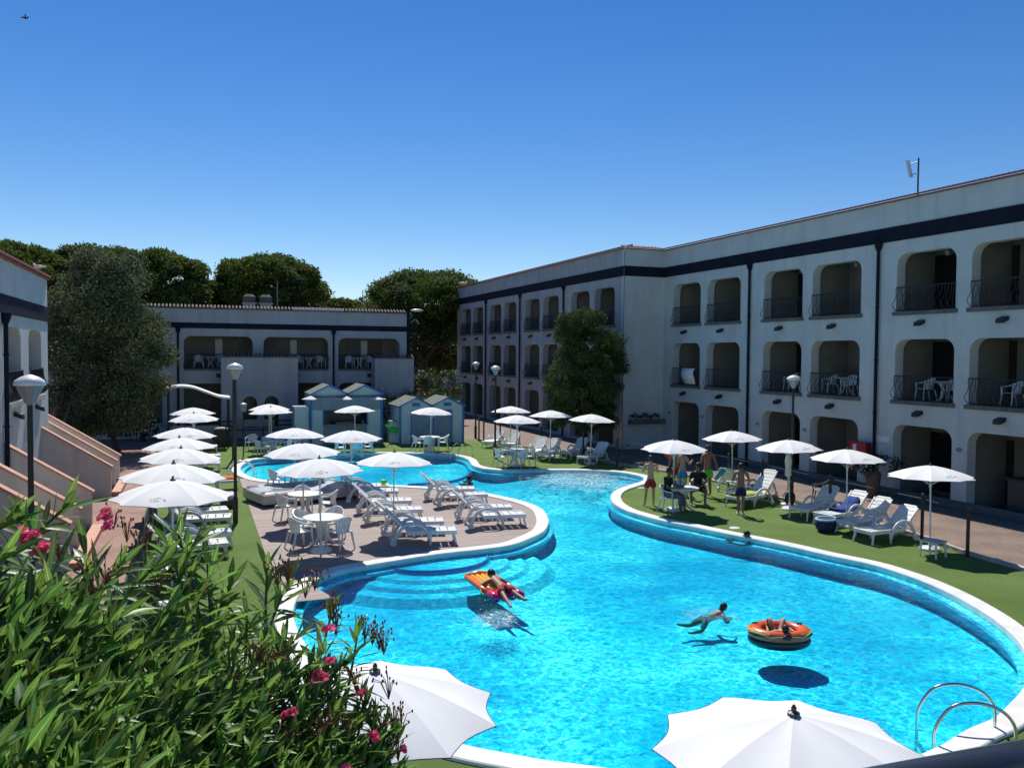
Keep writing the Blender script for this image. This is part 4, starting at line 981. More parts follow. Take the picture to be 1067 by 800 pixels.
for i, m_, lab in ((4, M_tr, 'dark red towel on a lounger of the left row'), (5, M_to, 'orange towel on a lounger of the left row')):
    g = LLp[i]; on_lounger(towel('towel', lab, 'towel', [(-.9, .4), (-.6, .42), (-.3, .44), (0, .42)] if i == 5 else prof_full, m_, .6), (g.x, g.y), (g.x-1, g.y))
g = LLp[4]; T = thing('beach_bag', (g.x-.15, g.y-.55, 0), 'dark patterned bag on the turf below the dark red towel', 'bag'); MB().lathe([(.18, 0), (.27, .1), (.26, .28), (.16, .36)], 10).build('body', M_rattan, T); MB().torus((0, 0, .36), .14, .012, 16, 5).build('handle', M_white, T)
# beach bag on the right lawn
g = G(861, 553, 0); T = thing('beach_bag', (g.x, g.y, 0.003), 'navy beach bag with white anchor print and pale blue rim on the turf', 'bag', rz=.4)
mb = MB(); mb.lathe([(.20, 0), (.27, .10), (.30, .24), (.28, .34)], 14); mb.xf(Matrix.Scale(1.35, 4, (1, 0, 0))); mb.build('body', mat('navy fabric', (.012, .02, .06), .9, col2=(.03, .045, .11), scale=8), T, smooth=True)
mb = MB(); mb.torus((0, 0, .34), .26, .035, 20, 6, 1.35, 1); mb.build('rim', mat('pale blue cloth', (.35, .58, .68), .9), T, smooth=True)
mb = MB(); mb.tube([(.1, -.30, .10), (.24, -.26, .26)], .014, 4); mb.tube([(.24, -.27, .10), (.1, -.30, .26)], .014, 4); mb.build('print', M_white, T)
g = G(823, 527, 0); T = thing('backpack', (g.x, g.y, 0.003), 'black backpack leaning on the lounger by the lamp post', 'bag')
mb = MB(); mb.ball((0, 0, .25), (.19, .15, .27), 12, 8); mb.build('body', M_black, T, smooth=True); mb = MB(); mb.tube([(-.12, .12, .1), (-.16, .18, .3), (-.1, .1, .45)], .015, 5); mb.build('strap', M_darkcap, T)
g = LLp[0]; g5 = DLp[5]
T = tag(MB().ball((g5.x-.15, g5.y+.05, .47), (.13, .10, .09), 10, 8).build('toy_turtle', mat('lime toy', (.12, .75, .06), .5), smooth=True), 'lime green inflatable toy on the farthest deck lounger', 'toy')
# things on the table of the group
mb = MB(); mb.ball((gt.x-.1, gt.y, .86), (.22, .16, .14), 9, 7); tag(mb.build('carrier_bag', mat('printed bag', (.55, .56, .58), .6, col2=(.12, .13, .16), scale=9, contrast=(.45, .55)), smooth=True), 'crumpled printed carrier bag on the group table', 'bag')
# litter on the turf
mb = MB(); g = G(765.5, 550, 0.003); mb.lathe([(.0, .004), (.16, .004), (.14, .02), (0, .025)], 14, (g.x, g.y, 0)); tag(mb.build('drain_cover', M_white), 'white round skimmer lid on the turf near the pool rim', 'lid')
g = G(668, 508.5, .003); tag(MB().lathe([(.0, .004), (.13, .004), (.12, .02), (0, .025)], 14, (g.x, g.y, 0)).build('drain_cover', M_white), 'white round skimmer lid by the narrow tip of the turf', 'lid')
# fridge chest and crocodile by the kiosk
g = G(402, 455, 0); T = thing('drinks_chest', (g.x, 45.7, 0), 'white drinks chest with a green crocodile float between kiosk and huts', 'chest')
MB().bx(-.5, .45, 0, .7, 0, 1.15).build('chest', M_hut, T); MB().bx(-.5, .45, -.02, .72, 1.15, 1.2).build('lid', M_greyp, T)
MB().bx(-.15, .2, -.03, -.004, .98, 1.1).build('slot', M_black, T)
pts = catmull([Vector(p) for p in ((-.55, -.2, 1.0), (-.3, -.15, .82), (0, -.14, .72), (.3, -.16, .70), (.5, -.18, .68))], 4, False)
tag(MB().tube([(p.x+g.x-.25, p.y+45.7, p.z) for p in pts], [.04+.11*math.sin(PI*i/(len(pts)-1)) for i in range(len(pts))], 8).build('inflatable_crocodile', mat('lime vinyl', (.05, .60, .04), .3), smooth=True), 'lime green crocodile float lying against the drinks chest', 'pool float')

# lamps
def make_lamp(h, label_h=0):
    T = thing('street_lamp', (0, 0, 0), 'x', 'lamp')
    MB().tube([(0, 0, 0), (0, 0, .7), (0, 0, .72), (0, 0, h-.45)], [.075, .075, .05, .04], 10).build('pole', M_black, T)
    MB().lathe([(.04, h-.46), (.08, h-.42), (.185, h-.20), (.20, h-.16)], 18).build('glass_cone', M_glass, T)
    MB().lathe([(.05, h-.45), (.07, h-.30), (.05, h-.22)], 8).build('reflector', M_greyp, T)
    MB().lathe([(.225, h-.16), (.235, h-.14), (.205, h-.08), (.13, h-.03), (.05, h), (0.01, h+.01)], 20).build('hood', M_white, T, smooth=True)
    return T
LP = Proto(make_lamp(4.5))
def lamp(x, y, ztop, lab): LP.put((x, y, 0), 0, lab, 'black lamp posts with white hoods', (1, 1, ztop/4.5))
lamp(1.08, 25.6, 4.62, 'tall black lamp post standing on the left turf in front of the far basin')
p = PY(243, 379.5, 41); lamp(p.x, 41, p.z, 'farther lamp post almost hidden behind the one on the left turf')
lamp(-2.42, 15, 4.56, 'lamp post in front of the left staircases, rising from the oleander')
p = PY(516.5, 381, 37.75); lamp(p.x, 37.75, p.z, 'lamp post with white hood on the far lawn beside the garden table')
p = PY(496, 377, 47); lamp(p.x, 47, p.z, 'dim lamp post in front of the far wing of the hotel')
p = PY(827.5, 391, 23.5); lamp(p.x-.02, 23.5, p.z, 'lamp post on the right lawn beside the folded parasol')
# fence posts
def post(x, y, lab, h=1.15):
    T = FP.put((x, y, 0), 0, lab, 'black fence posts along the right kerb')
T = thing('fence_post', (0, 0, 0), 'x', 'post'); MB().tube([(0, 0, 0), (0, 0, 1.2)], .045, 6).build('post', M_black, T); MB().ball((0, 0, 1.23), .05, 8, 6).build('cap', M_darkcap, T); FP = Proto(T)
PST = [(1008, 580, 'fence post nearest the camera, on the kerb at the far right'), (960.5, 562, 'fence post behind the nearest parasol on the right'), (864.6, 536, 'fence post between the grey chair and the lounger'),
       (794, 517, 'fence post behind the lounger with the green towel'), (758.8, 507, 'fence post behind the man in green shorts'), (698.5, 494, 'fence post holding the orange lifebuoy'),
       (643, 486, 'fence post right of the far loungers near the return wall'), (607.5, 478, 'fence post between the middle and right far loungers'), (563.6, 469.5, 'fence post behind the middle loungers of the far lawn'),
       (541, 466.5, 'fence post behind the pair of far parasols'), (521, 464, 'fence post right of the mid lamp post'), (504, 460.5, 'right one of two close fence posts at the gate'), (499, 459.5, 'left one of two close fence posts at the gate')]
PP = []
for x, y, l in PST:
    g = G(x, y, 0); PP.append(g); post(g.x, g.y, l)
mb = MB()
for a, b in zip(PP[:-2], PP[1:-1]):
    for z in (.12, 1.12): mb.tube([(a.x, a.y, z), (b.x, b.y, z)], .006, 4)
tag(mb.build('fence_wire', M_black), 'thin black wires strung between the fence posts', 'wire')
g = PP[5]; mb = MB(); mb.torus((0, 0, 0), .27, .075, 26, 8); mb.xf(Matrix.Translation((g.x-.06, g.y-.1, 1.0))@Matrix.Rotation(R(82), 4, 'X')); tag(mb.build('lifebuoy', M_ring, smooth=True), 'orange lifebuoy hanging on a fence post behind the group', 'lifebuoy')
# green screen on the left
T = thing('windscreen_fence', (-1.1, 20, 0), 'dark green mesh screen between the brick path and the left loungers', 'screen')
MB().bx(-.015, .015, -9, 7.5, .08, 1.15).build('mesh_panel', M_screen, T)
for k in range(8): MB().tube([(0, -9+k*2.35, 0), (0, -9+k*2.35, 1.25)], .025, 6).build('post', M_black, T)
# ladders
def ladder(loc, rz, lab, sc_=1, gap=.5):
    T = thing('pool_ladder', (loc.x, loc.y, 0.03), lab, 'ladder', rz=rz, group='steel pool ladders')
    for y in (-gap/2, gap/2):
        pts = [(-.62, y, -.0), (-.60, y, .30), (-.44, y, .49), (-.15, y, .57), (.15, y, .50), (.33, y, .24), (.36, y, -.05), (.36, y, -.72)]
        MB().tube(catmull([Vector(p) for p in pts], 5, False), .021, 10).build('handrail', M_chrome, T, smooth=True)
    for z in (-.25, -.5): MB().box((.36, 0, z), (.07, gap, .02)).build('rung', M_chrome, T)
    return T
a1, a2 = G(1038, 772, .03), G(1058, 769, .03); b1 = G(957, 775, 0)
fl = G(1037, 775, .03); fw_ = G(957, 776, -.05); d = (fw_-fl); ladder(fl.lerp(fw_, .58)+Vector((.17, .10, 0)), math.atan2(d.y, d.x), 'steel ladder with arched handrails at the near right pool rim', gap=.62)
g1, g2 = G(236, 494, 0), G(268, 497, 0); g = G(252, 497, 0); ladder(g+Vector((.15, .25, 0)), .15, 'steel ladder at the left end of the far basin')
g = G(479, 475.5, 0); ladder(g, PI+.45, 'steel ladder at the far edge in front of the changing huts')
# grate in the coping
g = G(1015, 758, .06); 
# curved canopy
T = thing('curved_canopy', PY(205, 455, 46).to_tuple()[:2]+(0,), 'thin white wavy canopy on dark posts behind the far left parasols', 'canopy')
pts = [(170, 404.5), (185, 402), (200, 403), (215, 408), (228, 412.5), (240, 414)]
pw = catmull([PY(x, y, 46)-Vector((T.location.x, 46, 0)) for x, y in pts], 5, False)
mb = MB(); n_ = len(pw); mb.v = [(p.x, 0, p.z) for p in pw]+[(p.x, 1.6, p.z+.02) for p in pw]+[(p.x, 0, p.z-.09) for p in pw]+[(p.x, 1.6, p.z-.07) for p in pw]
for i in range(n_-1): mb.f += [(i, i+1, n_+i+1, n_+i), (2*n_+i, 2*n_+i+1, 3*n_+i+1, 3*n_+i), (i, i+1, 2*n_+i+1, 2*n_+i), (n_+i, n_+i+1, 3*n_+i+1, 3*n_+i)]
mb.build('sheet', M_canvas, T, smooth=False)
for p in (pw[2], pw[-2]): MB().tube([(p.x, .1, 0), (p.x, .1, p.z-.05)], .05, 6).build('post', M_black, T); MB().tube([(p.x, 1.5, 0), (p.x, 1.5, p.z-.05)], .05, 6).build('post', M_black, T)
# low dark fence with bench and pots behind the far turf
T = thing('low_fence', (3, 49.6, 0), 'dark horizontal rail fence in front of the arched windows', 'fence')
for z in (.55, .8, 1.05): MB().bx(-4.2, 2.2, 0, .06, z-.04, z+.04).build('rail', M_black, T)
for x in (-4.2, -2.6, -1.0, .6, 2.2): MB().bx(x-.04, x+.04, -.04, -.002, 0, 1.15).build('post', M_black, T)
MB().bx(-.9, 1.2, -.08, -.045, .75, 1.15).build('menu_board', M_greyp, T)
tag(MB().bx(-1.2, 1.2, 48.4, 48.6, 0, .95).build('low_wall', M_stucco_back), 'low grey wall beside the brown barrel at the far left', 'wall')
g = G(231, 464.5, 0); T = thing('barrel_planter', (g.x, g.y, 0), 'dark brown barrel with a pale lid at the far edge of the turf', 'planter'); MB().lathe([(.36, 0), (.43, .3), (.42, .6), (.34, .9)], 14).build('barrel', M_rattan, T); MB().lathe([(.36, .9), (.3, .97), (.05, 1.0)], 14).build('lid', M_curb, T)
g = G(255, 433, 0); p = PY(254, 422, 41); T = thing('litter_bin', (p.x, 41.3, 0), 'small grey litter bin on a post beside the far lamp post', 'bin'); MB().lathe([(.12, p.z-.32), (.15, p.z), (.17, p.z+.04), (.02, p.z+.1)], 10).build('bucket', M_greyp, T); MB().tube([(0, .18, 0), (0, .18, p.z)], .03, 6).build('post', M_black, T)
# wheelie bins and hose box, potted bush on the right block
p = G(1027, 556, 0)
for k, (yy, l) in enumerate(((18.9, 'dark bin in the shaded ground-floor opening at the far right'), )):
    T = thing('waste_bin', (24.2, yy, .12), l, 'bin'); MB().bx(-.3, .3, -.35, .35, .06, 1.0).build('body', M_darkcap, T); MB().box((0, 0, 1.04), (.7, .8, .07)).build('lid', M_black, T)
p = PX(900, 467, 23.3)
T = thing('hose_cabinet', (23.3, p.y, p.z), 'red fire hose cabinet on the white wall above the potted bush', 'cabinet'); MB().bx(-.30, -.05, -.42, .42, -.26, .26).build('cabinet', M_red, T); MB().bx(-.315, -.302, .05, .22, -.16, .16).build('white_sign', M_white, T)
MB().bx(-.05, 0, -.2, .2, -.1, .1).build('bracket', M_black, T)
# kerbside light arm, aerial, birds
p = PY(432, 325, 54); T = thing('curved_street_light', (p.x-.0, 54, 0), 'pole with a curved arm and flat lamp above the low block corner', 'street light')
a_ = [PY(430, 400, 54), PY(430, 345, 54), PY(429.5, 332, 54), PY(427.5, 326, 54)]; MB().tube([(q.x-T.location.x, 0, q.z) for q in [Vector((a_[0].x, 0, 0))]+a_], .07, 6).build('arm', M_greyp, T)
q = PY(434.5, 323.5, 54); MB().ball((q.x-T.location.x, 0, q.z), (.42, .25, .10), 10, 6).build('lamp_head', M_white, T)
p = PX(956.3, 202, 24.4); q = PX(956.3, 165, 24.4)
T = thing('roof_antenna', (24.4, p.y, 10.3), 'tall mast with a flat white panel antenna on the hotel roof', 'antenna'); zt = q.z-10.3
MB().tube([(0, 0, -.2), (0, 0, zt)], .03, 6).build('mast', M_black, T)
ov = .36; MB().prism([(-.05, ov+.12, zt+.02), (-.05, ov+.2, zt+.02), (-.05, ov+.02, zt-.62), (-.05, ov-.07, zt-.62)], (.12, 0, 0)).build('panel', M_white, T)
for z in (zt-.12, zt-.54): MB().tube([(0, 0, z), (0, ov, z)], .014, 4).build('bracket', M_greyp, T)
MB().ball((-.0, .12, .25), (.07, .08, .09), 8, 6).build('junction_box', mat('pinkish box', (.5, .35, .33), .6), T)
def bird(loc, lab, s=1, fly=False, rz=0):
    T = thing('seagull', loc, lab, 'bird', rz=rz); mb = MB(); mb.ball((0, 0, .12*s), (.20*s, .08*s, .08*s), 10, 7); mb.ball((.19*s, 0, .22*s), .055*s, 8, 6); mb.tube([(.12*s, 0, .14*s), (.18*s, 0, .22*s)], .045*s, 6); mb.tube([(.23*s, 0, .22*s), (.30*s, 0, .20*s)], [.018*s, .004*s], 5); mb.tube([(-.15*s, 0, .13*s), (-.34*s, 0, .12*s)], [.06*s, .02*s], 5)
    if not fly: mb.tube([(0, .03*s, .08*s), (0, .03*s, -.05*s)], .01*s, 4); mb.tube([(0, -.03*s, .08*s), (0, -.03*s, -.05*s)], .01*s, 4)
    else:
        for y in (-1, 1): mb.tube([(0, 0, .14*s), (.05*s, y*.3*s, .28*s), (-.1*s, y*.7*s, .2*s)], [.05*s, .04*s, .01*s], 5, flat=.3)
    mb.build('body', M_black if fly else M_white, T, smooth=True)
p = PX(483.3, 297.5, 20.95); bird((20.95, p.y, 10.62), 'white seagull standing on the far end of the hotel roof', 1.3)
p = PX(40, 285, -4.85); bird((-4.85, p.y, 7.62), 'white seagull perched on the left roof edge', .75, rz=2.8)
p = CAM+ray(26.5, 20.5)*70; bird(tuple(p), 'small dark bird flying high at the upper left', 1.1, True)
# balcony rail close to the camera
A_, B_ = G(880, 806, 4.13), G(1075, 770, 4.13); dd = (B_-A_).normalized(); A_ = A_-dd*1.0; B_ = B_+dd*.8
T = thing('camera_side_railing', (B_.x, B_.y, 3.2), 'dark handrail of the balcony in the lower right corner', 'railing')
mb = MB(); mb.tube([A_-T.location-Vector((0, 0, .05)), B_-T.location-Vector((0, 0, .05))], .048, 14); mb.build('handrail', mat('dark grey enamel', (.03, .033, .04), .3), T, smooth=True)
for t in (.35, .65, .95):
    q = A_.lerp(B_, t)-T.location-Vector((0, 0, .05)); MB().tube([q-Vector((0, 0, .9)), q-Vector((0, 0, .03))], .012, 6).build('baluster', M_black, T)
MB().bx(-.9, .9, -1.2, .2, -.12, 0).build('balcony_slab', M_stair, T)

# ------------------------------------------------------------------ foliage
def rand_quads(P, size, up=.0, aspect=.5, nrm=None, jitter=1.0):
    """leaf-sized rhombi at points P"""
    n = len(P); size = np.broadcast_to(np.asarray(size, float), (n,))[:, None]
    a = rng.normal(size=(n, 3)); a[:, 2] += up; a /= np.linalg.norm(a, axis=1, keepdims=True)
    b = rng.normal(size=(n, 3)); b -= (b*a).sum(1, keepdims=True)*a; b /= np.linalg.norm(b, axis=1, keepdims=True)
    V = np.stack([P-a*size*.5, P+b*size*aspect*.5, P+a*size*.5, P-b*size*aspect*.5], 1)
    Fq = np.arange(n*4).reshape(n, 4); return V.reshape(-1, 3), Fq
def clumps_to_points(cl, per, shell=.55):
    out = []
    for (c, r) in cl:
        c = np.array(c); r = np.array(r) if hasattr(r, '__len__') else np.array([r]*3); n = int(per*(r[0]*r[1]*r[2])**(2/3.))
        d = rng.normal(size=(n, 3)); d /= np.linalg.norm(d, axis=1, keepdims=True); q = (shell+(1-shell)*rng.random((n, 1)))
        q *= 1+.10*rng.normal(size=(n, 1)); out.append(c+d*r*q)
    return np.concatenate(out)
M_pine = mat('pine needles', (.11, .155, .028), .8, island=.5, spec=.2, transl=.28)
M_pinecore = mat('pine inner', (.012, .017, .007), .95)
M_olive = mat('olive leaves', (.135, .165, .080), .75, island=.7, transl=.2, spec=.2)
M_bush = mat('shrub leaves', (.07, .105, .028), .6, island=.5, transl=.2)
M_tree = mat('round tree leaves', (.080, .118, .036), .75, island=.5, transl=.2, spec=.2)
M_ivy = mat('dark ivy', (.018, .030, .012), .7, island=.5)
def trunk_mesh(name, pts, r, parent, off, branches=()):
    mb = MB(); mb.tube(catmull([Vector(p) for p in pts], 4, False), [r[0]+(r[1]-r[0])*i/(4*(len(pts)-1)) for i in range(4*(len(pts)-1)+1)], 8)
    for b in branches: mb.tube([Vector(p) for p in b[0]], b[1], 6)
    return mb.build(name, M_wood, parent, smooth=True, off=off)
def pine(px0, px1, ytop, ybot, Y, lab, seed, dens=430):
    global rng; rng = np.random.default_rng(seed); rr = random.Random(seed)
    a = PY(px0, ybot, Y); b = PY(px1, ybot, Y); t = PY((px0+px1)/2, ytop, Y); cx = (a.x+b.x)/2; w_ = abs(b.x-a.x)/2; zt = t.z; zb = a.z; hh = zt-zb
    T = thing('umbrella_pine', (cx, Y, 0), lab, 'pine tree', group='umbrella pines behind the buildings')
    cl = []
    for k in range(90):
        ang = rr.uniform(0, 2*PI); q = math.sqrt(rr.random()); x = cx+math.cos(ang)*q*w_*.90; y = Y+math.sin(ang)*q*w_*.8
        z = zb+hh*(.30+.56*math.sqrt(max(0, 1-q**2.4)))+rr.uniform(-.3, .12)*hh*.25; s = w_*rr.uniform(.16, .25); cl.append(((x, y, z-s*.40), (s, s, s*.60)))
    for k in range(52):
        ang = rr.uniform(0, 2*PI); q = math.sqrt(rr.random())*.9; s = w_*rr.uniform(.18, .30); cl.append(((cx+math.cos(ang)*q*w_*.9, Y+math.sin(ang)*q*w_*.8, zb+hh*rr.uniform(.05, .4)), (s, s, s*.5)))
    P = clumps_to_points(cl, dens, .7)
    V, Fq = rand_quads(P, rng.uniform(.16, .38, len(P)), up=.6, aspect=.42); V -= np.array([cx, Y, 0])
    raw_mesh('crown', V, Fq, M_pine, T)
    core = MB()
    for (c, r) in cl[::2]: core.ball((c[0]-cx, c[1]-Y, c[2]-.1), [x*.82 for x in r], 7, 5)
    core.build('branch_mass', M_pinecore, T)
    lean = rr.uniform(-.6, .6)
    br = []
    for k in range(7):
        ang = k*2*PI/7+rr.random(); br.append(([(cx+lean, Y, zb*.75), (cx+lean+math.cos(ang)*w_*.35, Y+math.sin(ang)*w_*.3, zb*.95), (cx+math.cos(ang)*w_*.62, Y+math.sin(ang)*w_*.5, zb+hh*.35)], [.22, .15, .07]))
    trunk_mesh('trunk', [(cx, Y, 0), (cx+lean*.5, Y, zb*.4), (cx+lean, Y, zb*.78), (cx+lean*1.1, Y, zb+hh*.2)], (.42, .2), T, (cx, Y, 0), br)
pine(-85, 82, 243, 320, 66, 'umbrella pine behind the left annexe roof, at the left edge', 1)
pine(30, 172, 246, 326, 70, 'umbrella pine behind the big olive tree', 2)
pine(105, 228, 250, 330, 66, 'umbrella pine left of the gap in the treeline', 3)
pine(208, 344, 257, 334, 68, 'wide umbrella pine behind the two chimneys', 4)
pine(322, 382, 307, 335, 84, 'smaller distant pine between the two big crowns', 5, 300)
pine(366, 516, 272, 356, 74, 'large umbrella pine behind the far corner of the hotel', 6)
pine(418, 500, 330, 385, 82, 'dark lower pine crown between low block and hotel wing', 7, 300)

def leafy_tree(name, lab, c, z0, z1, w_, base, mtl, per, leaf, seed, n=70, cat='tree', depth=None, prof=None, core=True, aspect=.5, clr=(.16, .30)):
    global rng; rng = np.random.default_rng(seed); rr = random.Random(seed); T = thing(name, (base[0], base[1], 0), lab, cat)
    cl = []; dp = depth or w_
    for k in range(n):
        t = rr.random(); pr_ = prof(t) if prof else math.sqrt(max(.02, 1-(2*t-1)**2)); ang = rr.uniform(0, 2*PI); q = rr.random()**.45*.86
        s = w_*rr.uniform(*clr); cl.append(((c[0]+math.cos(ang)*q*w_*pr_, c[1]+math.sin(ang)*q*dp*pr_, z0+(z1-z0)*t), (s, s, s*.85)))
    P = clumps_to_points(cl, per, .35); P = P[P[:, 2] > .15]
    V, Fq = rand_quads(P, rng.uniform(.6, 1.25, len(P))*leaf, up=.2, aspect=aspect); V -= np.array([base[0], base[1], 0])
    raw_mesh('crown', V, Fq, mtl, T)
    br = []
    for k in range(6):
        ang = k*PI/3; br.append(([(base[0], base[1], z0*.7+.3), (c[0]+math.cos(ang)*w_*.3, c[1]+math.sin(ang)*w_*.3, z0+(z1-z0)*.35), (c[0]+math.cos(ang)*w_*.5, c[1]+math.sin(ang)*w_*.5, z0+(z1-z0)*.65)], [.10, .06, .02]))
    trunk_mesh('trunk', [(base[0], base[1], 0), ((base[0]+c[0])/2, (base[1]+c[1])/2, z0*.7+.3), (c[0], c[1], z0+(z1-z0)*.6)], (.17, .06), T, (base[0], base[1], 0), br)
    return T
# big olive tree at the left (two overlapping crowns)
Yo = 45.; ca = PY(88, 350, Yo); tp = PY(95, 262, Yo); bt = PY(100, 442, Yo)
def op_prof(t): return min(1, .62+1.1*t) if t < .45 else max(.25, 1.0-(t-.45)**1.6*1.75)
leafy_tree('olive_tree', 'large grey green olive tree between the left annexe and the low block', (PY(110, 350, Yo).x, Yo), bt.z, tp.z, 3.2, (PY(122, 400, Yo).x, Yo), M_olive, 1750, .14, 21, 165, prof=op_prof)
rt = PY(608, 318, 39.4); rb = PY(608, 452, 39.4); rc = PY(609, 400, 39.4)
leafy_tree('round_tree', 'dense rounded tree in front of the corner of the hotel wing', (rc.x, 39.4), rb.z+.5, rt.z-.35, 2.15, (rc.x, 39.4), M_tree, 3200, .115, 22, 150, prof=lambda t: min(1.1, .86+1.0*t) if t < .55 else max(.35, 1.1-(t-.55)**1.8*2.6), clr=(.15, .27))
b1 = PY(456, 400, 58); leafy_tree('flowering_shrub', 'rounded shrub with pale blossoms behind the changing huts', (b1.x, 58), 1.2, PY(456, 386, 58).z, 2.05, (b1.x, 58), M_bush, 700, .16, 23, 40, 'shrub')
b2 = PY(438, 416, 48.5)
T = thing('climbing_hedge', (12.2, 48.5, 0), 'leafy hedge growing just behind the roofs of the changing huts', 'hedge')
cl = [((9.6+.35*k, 48.6+.2*math.sin(k*2.1), 2.35+.22*math.sin(k*1.3)), (.42, .4, .38)) for k in range(15)]+[((9.6+.5*k, 48.8, 1.4), (.5, .4, .8)) for k in range(10)]
P = clumps_to_points(cl, 700, .3); V, Fq = rand_quads(P, rng.uniform(.08, .2, len(P)), up=.3); raw_mesh('foliage', V-np.array([12.2, 48.5, 0]), Fq, M_bush, T)
T = thing('ivy_column', (12.95, 52.6, 0), 'dark column of ivy on the corner of the low block', 'climbing plant')
cl = [((12.95+random.uniform(-.15, .15), 52.3+random.uniform(-.2, .5), .3+.32*k), (.42, .4, .38)) for k in range(22)]
P = clumps_to_points(cl, 600, .3); V, Fq = rand_quads(P, rng.uniform(.1, .25, len(P))); raw_mesh('foliage', V-np.array([12.95, 52.6, 0]), Fq, M_ivy, T)
# ground level dark shrubs beside the olive (behind the stairs)
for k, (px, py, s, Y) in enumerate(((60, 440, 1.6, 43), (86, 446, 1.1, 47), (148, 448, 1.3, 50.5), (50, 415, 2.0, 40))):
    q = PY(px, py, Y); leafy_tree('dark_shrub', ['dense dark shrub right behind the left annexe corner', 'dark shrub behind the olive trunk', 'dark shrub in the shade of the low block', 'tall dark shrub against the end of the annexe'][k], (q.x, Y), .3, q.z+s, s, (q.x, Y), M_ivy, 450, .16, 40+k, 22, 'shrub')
# plants on the window box and the potted bush
q = PY(672, 437, 38.95); T = thing('window_box_plant', (q.x, 38.95, q.z-.1), 'dark trailing plants in the window box on the return wall', 'plant')
cl = [((q.x-.8+.2*k, 38.95, q.z+.18+.06*math.sin(k*2)), (.17, .16, .16)) for k in range(9)]
P = clumps_to_points(cl, 1500, .2); V, Fq = rand_quads(P, rng.uniform(.05, .14, len(P))); raw_mesh('foliage', V-np.array([q.x, 38.95, q.z-.1]), Fq, M_ivy, T)
q = PX(910, 487, 22.4); q2 = q
T = thing('potted_bush', (22.4, q.y, 0), 'bush with a few red flowers in a tall pot by the right wall', 'plant')
MB().lathe([(.18, 0), (.22, .3), (.27, .8), (.24, .9)], 14).build('pot', M_pot, T)
cl = [((rng.normal()*.3, rng.normal()*.45, q.z+.05+rng.normal()*.16), (.32, .36, .3)) for k in range(9)]
P = clumps_to_points(cl, 1300, .2); V, Fq = rand_quads(P, rng.uniform(.06, .15, len(P))); raw_mesh('foliage', V, Fq, M_ivy, T)
for k in range(5): MB().ball((-.45, .5-.05*k+rng.normal()*.08, q.z+.1+rng.normal()*.12), .055, 7, 5).build('flower', M_red, T)
# far house and wall behind the shrub
T = thing('distant_house', (31, 118, 0), 'distant cream house with salmon roof seen between the pine trunks', 'house')
a = PY(430, 395, 118); b = PY(478, 395, 118); zr = PY(450, 361, 118).z
MB().bx(a.x-31-2, b.x-31+2, 0, 8, 0, zr).build('wall', M_farwall, T); 
mb = MB(); mb.prism([(a.x-33.5, -.5, zr), (b.x-28.5, -.5, zr), (b.x-28.5, 4, zr+1.6), (a.x-33.5, 4, zr+1.6)], (0, 0, .15)); mb.build('roof', mat('pale roof tiles', (.44, .30, .27), .9), T)
for x in (437.5, 447, 461, 470): q = PY(x, 371, 118); MB().bx(q.x-31-.6, q.x-31+.6, -.06, -.002, q.z-.7, q.z+.7).build('window', M_dark, T)
tag(MB().bx(14, 34, 84, 84.3, 0, 1.3).build('garden_wall', M_farwall), 'pale sunlit garden wall far behind the shrub', 'wall')

# ------------------------------------------------------------------ the oleander in front
def leaf_mat():
    m = bpy.data.materials.new('oleander leaf'); m.use_nodes = True; n = m.node_tree.nodes; l = m.node_tree.links; b = n['Principled BSDF']
    b.inputs['Roughness'].default_value = .42; b.inputs['Specular IOR Level'].default_value = .45
    at = n.new('ShaderNodeAttribute'); at.attribute_name = 'leafu'
    ab = n.new('ShaderNodeMath'); ab.operation = 'ABSOLUTE'; l.new(at.outputs['Fac'], ab.inputs[0])
    rp = n.new('ShaderNodeValToRGB'); e = rp.color_ramp.elements; e[0].position = .04; e[0].color = (.26, .38, .11, 1); e[1].position = .15; e[1].color = (.092, .185, .034, 1); l.new(ab.outputs[0], rp.inputs[0])
    g = n.new('ShaderNodeNewGeometry'); hs = n.new('ShaderNodeHueSaturation'); mr = n.new('ShaderNodeMapRange'); mr.inputs[3].default_value = .35; mr.inputs[4].default_value = 1.6
    l.new(g.outputs['Random Per Island'], mr.inputs[0]); l.new(mr.outputs[0], hs.inputs['Value'])
    m2 = n.new('ShaderNodeMapRange'); m2.inputs[3].default_value = .485; m2.inputs[4].default_value = .525; mm = n.new('ShaderNodeMath'); mm.operation = 'FRACT'; mk = n.new('ShaderNodeMath'); mk.operation = 'MULTIPLY'; mk.inputs[1].default_value = 7.3
    l.new(g.outputs['Random Per Island'], mk.inputs[0]); l.new(mk.outputs[0], mm.inputs[0]); l.new(mm.outputs[0], m2.inputs[0]); l.new(m2.outputs[0], hs.inputs['Hue'])
    l.new(rp.outputs[0], hs.inputs['Color']); l.new(hs.outputs[0], b.inputs['Base Color'])
    t = n.new('ShaderNodeBsdfTranslucent'); br = n.new('ShaderNodeHueSaturation'); br.inputs['Value'].default_value = 2.1; br.inputs['Hue'].default_value = .485; l.new(hs.outputs[0], br.inputs['Color']); l.new(br.outputs[0], t.inputs[0])
    mx = n.new('ShaderNodeMixShader'); mx.inputs[0].default_value = .30; l.new(b.outputs[0], mx.inputs[1]); l.new(t.outputs[0], mx.inputs[2]); l.new(mx.outputs[0], n['Material Output'].inputs[0]); return m
M_leaf = leaf_mat(); M_petal = mat('pink petal', (.90, .16, .28), .6, island=.3, transl=.3); M_bud = mat('reddish buds', (.24, .085, .04), .7, island=.5); M_stem = mat('green stem', (.10, .13, .05), .7)
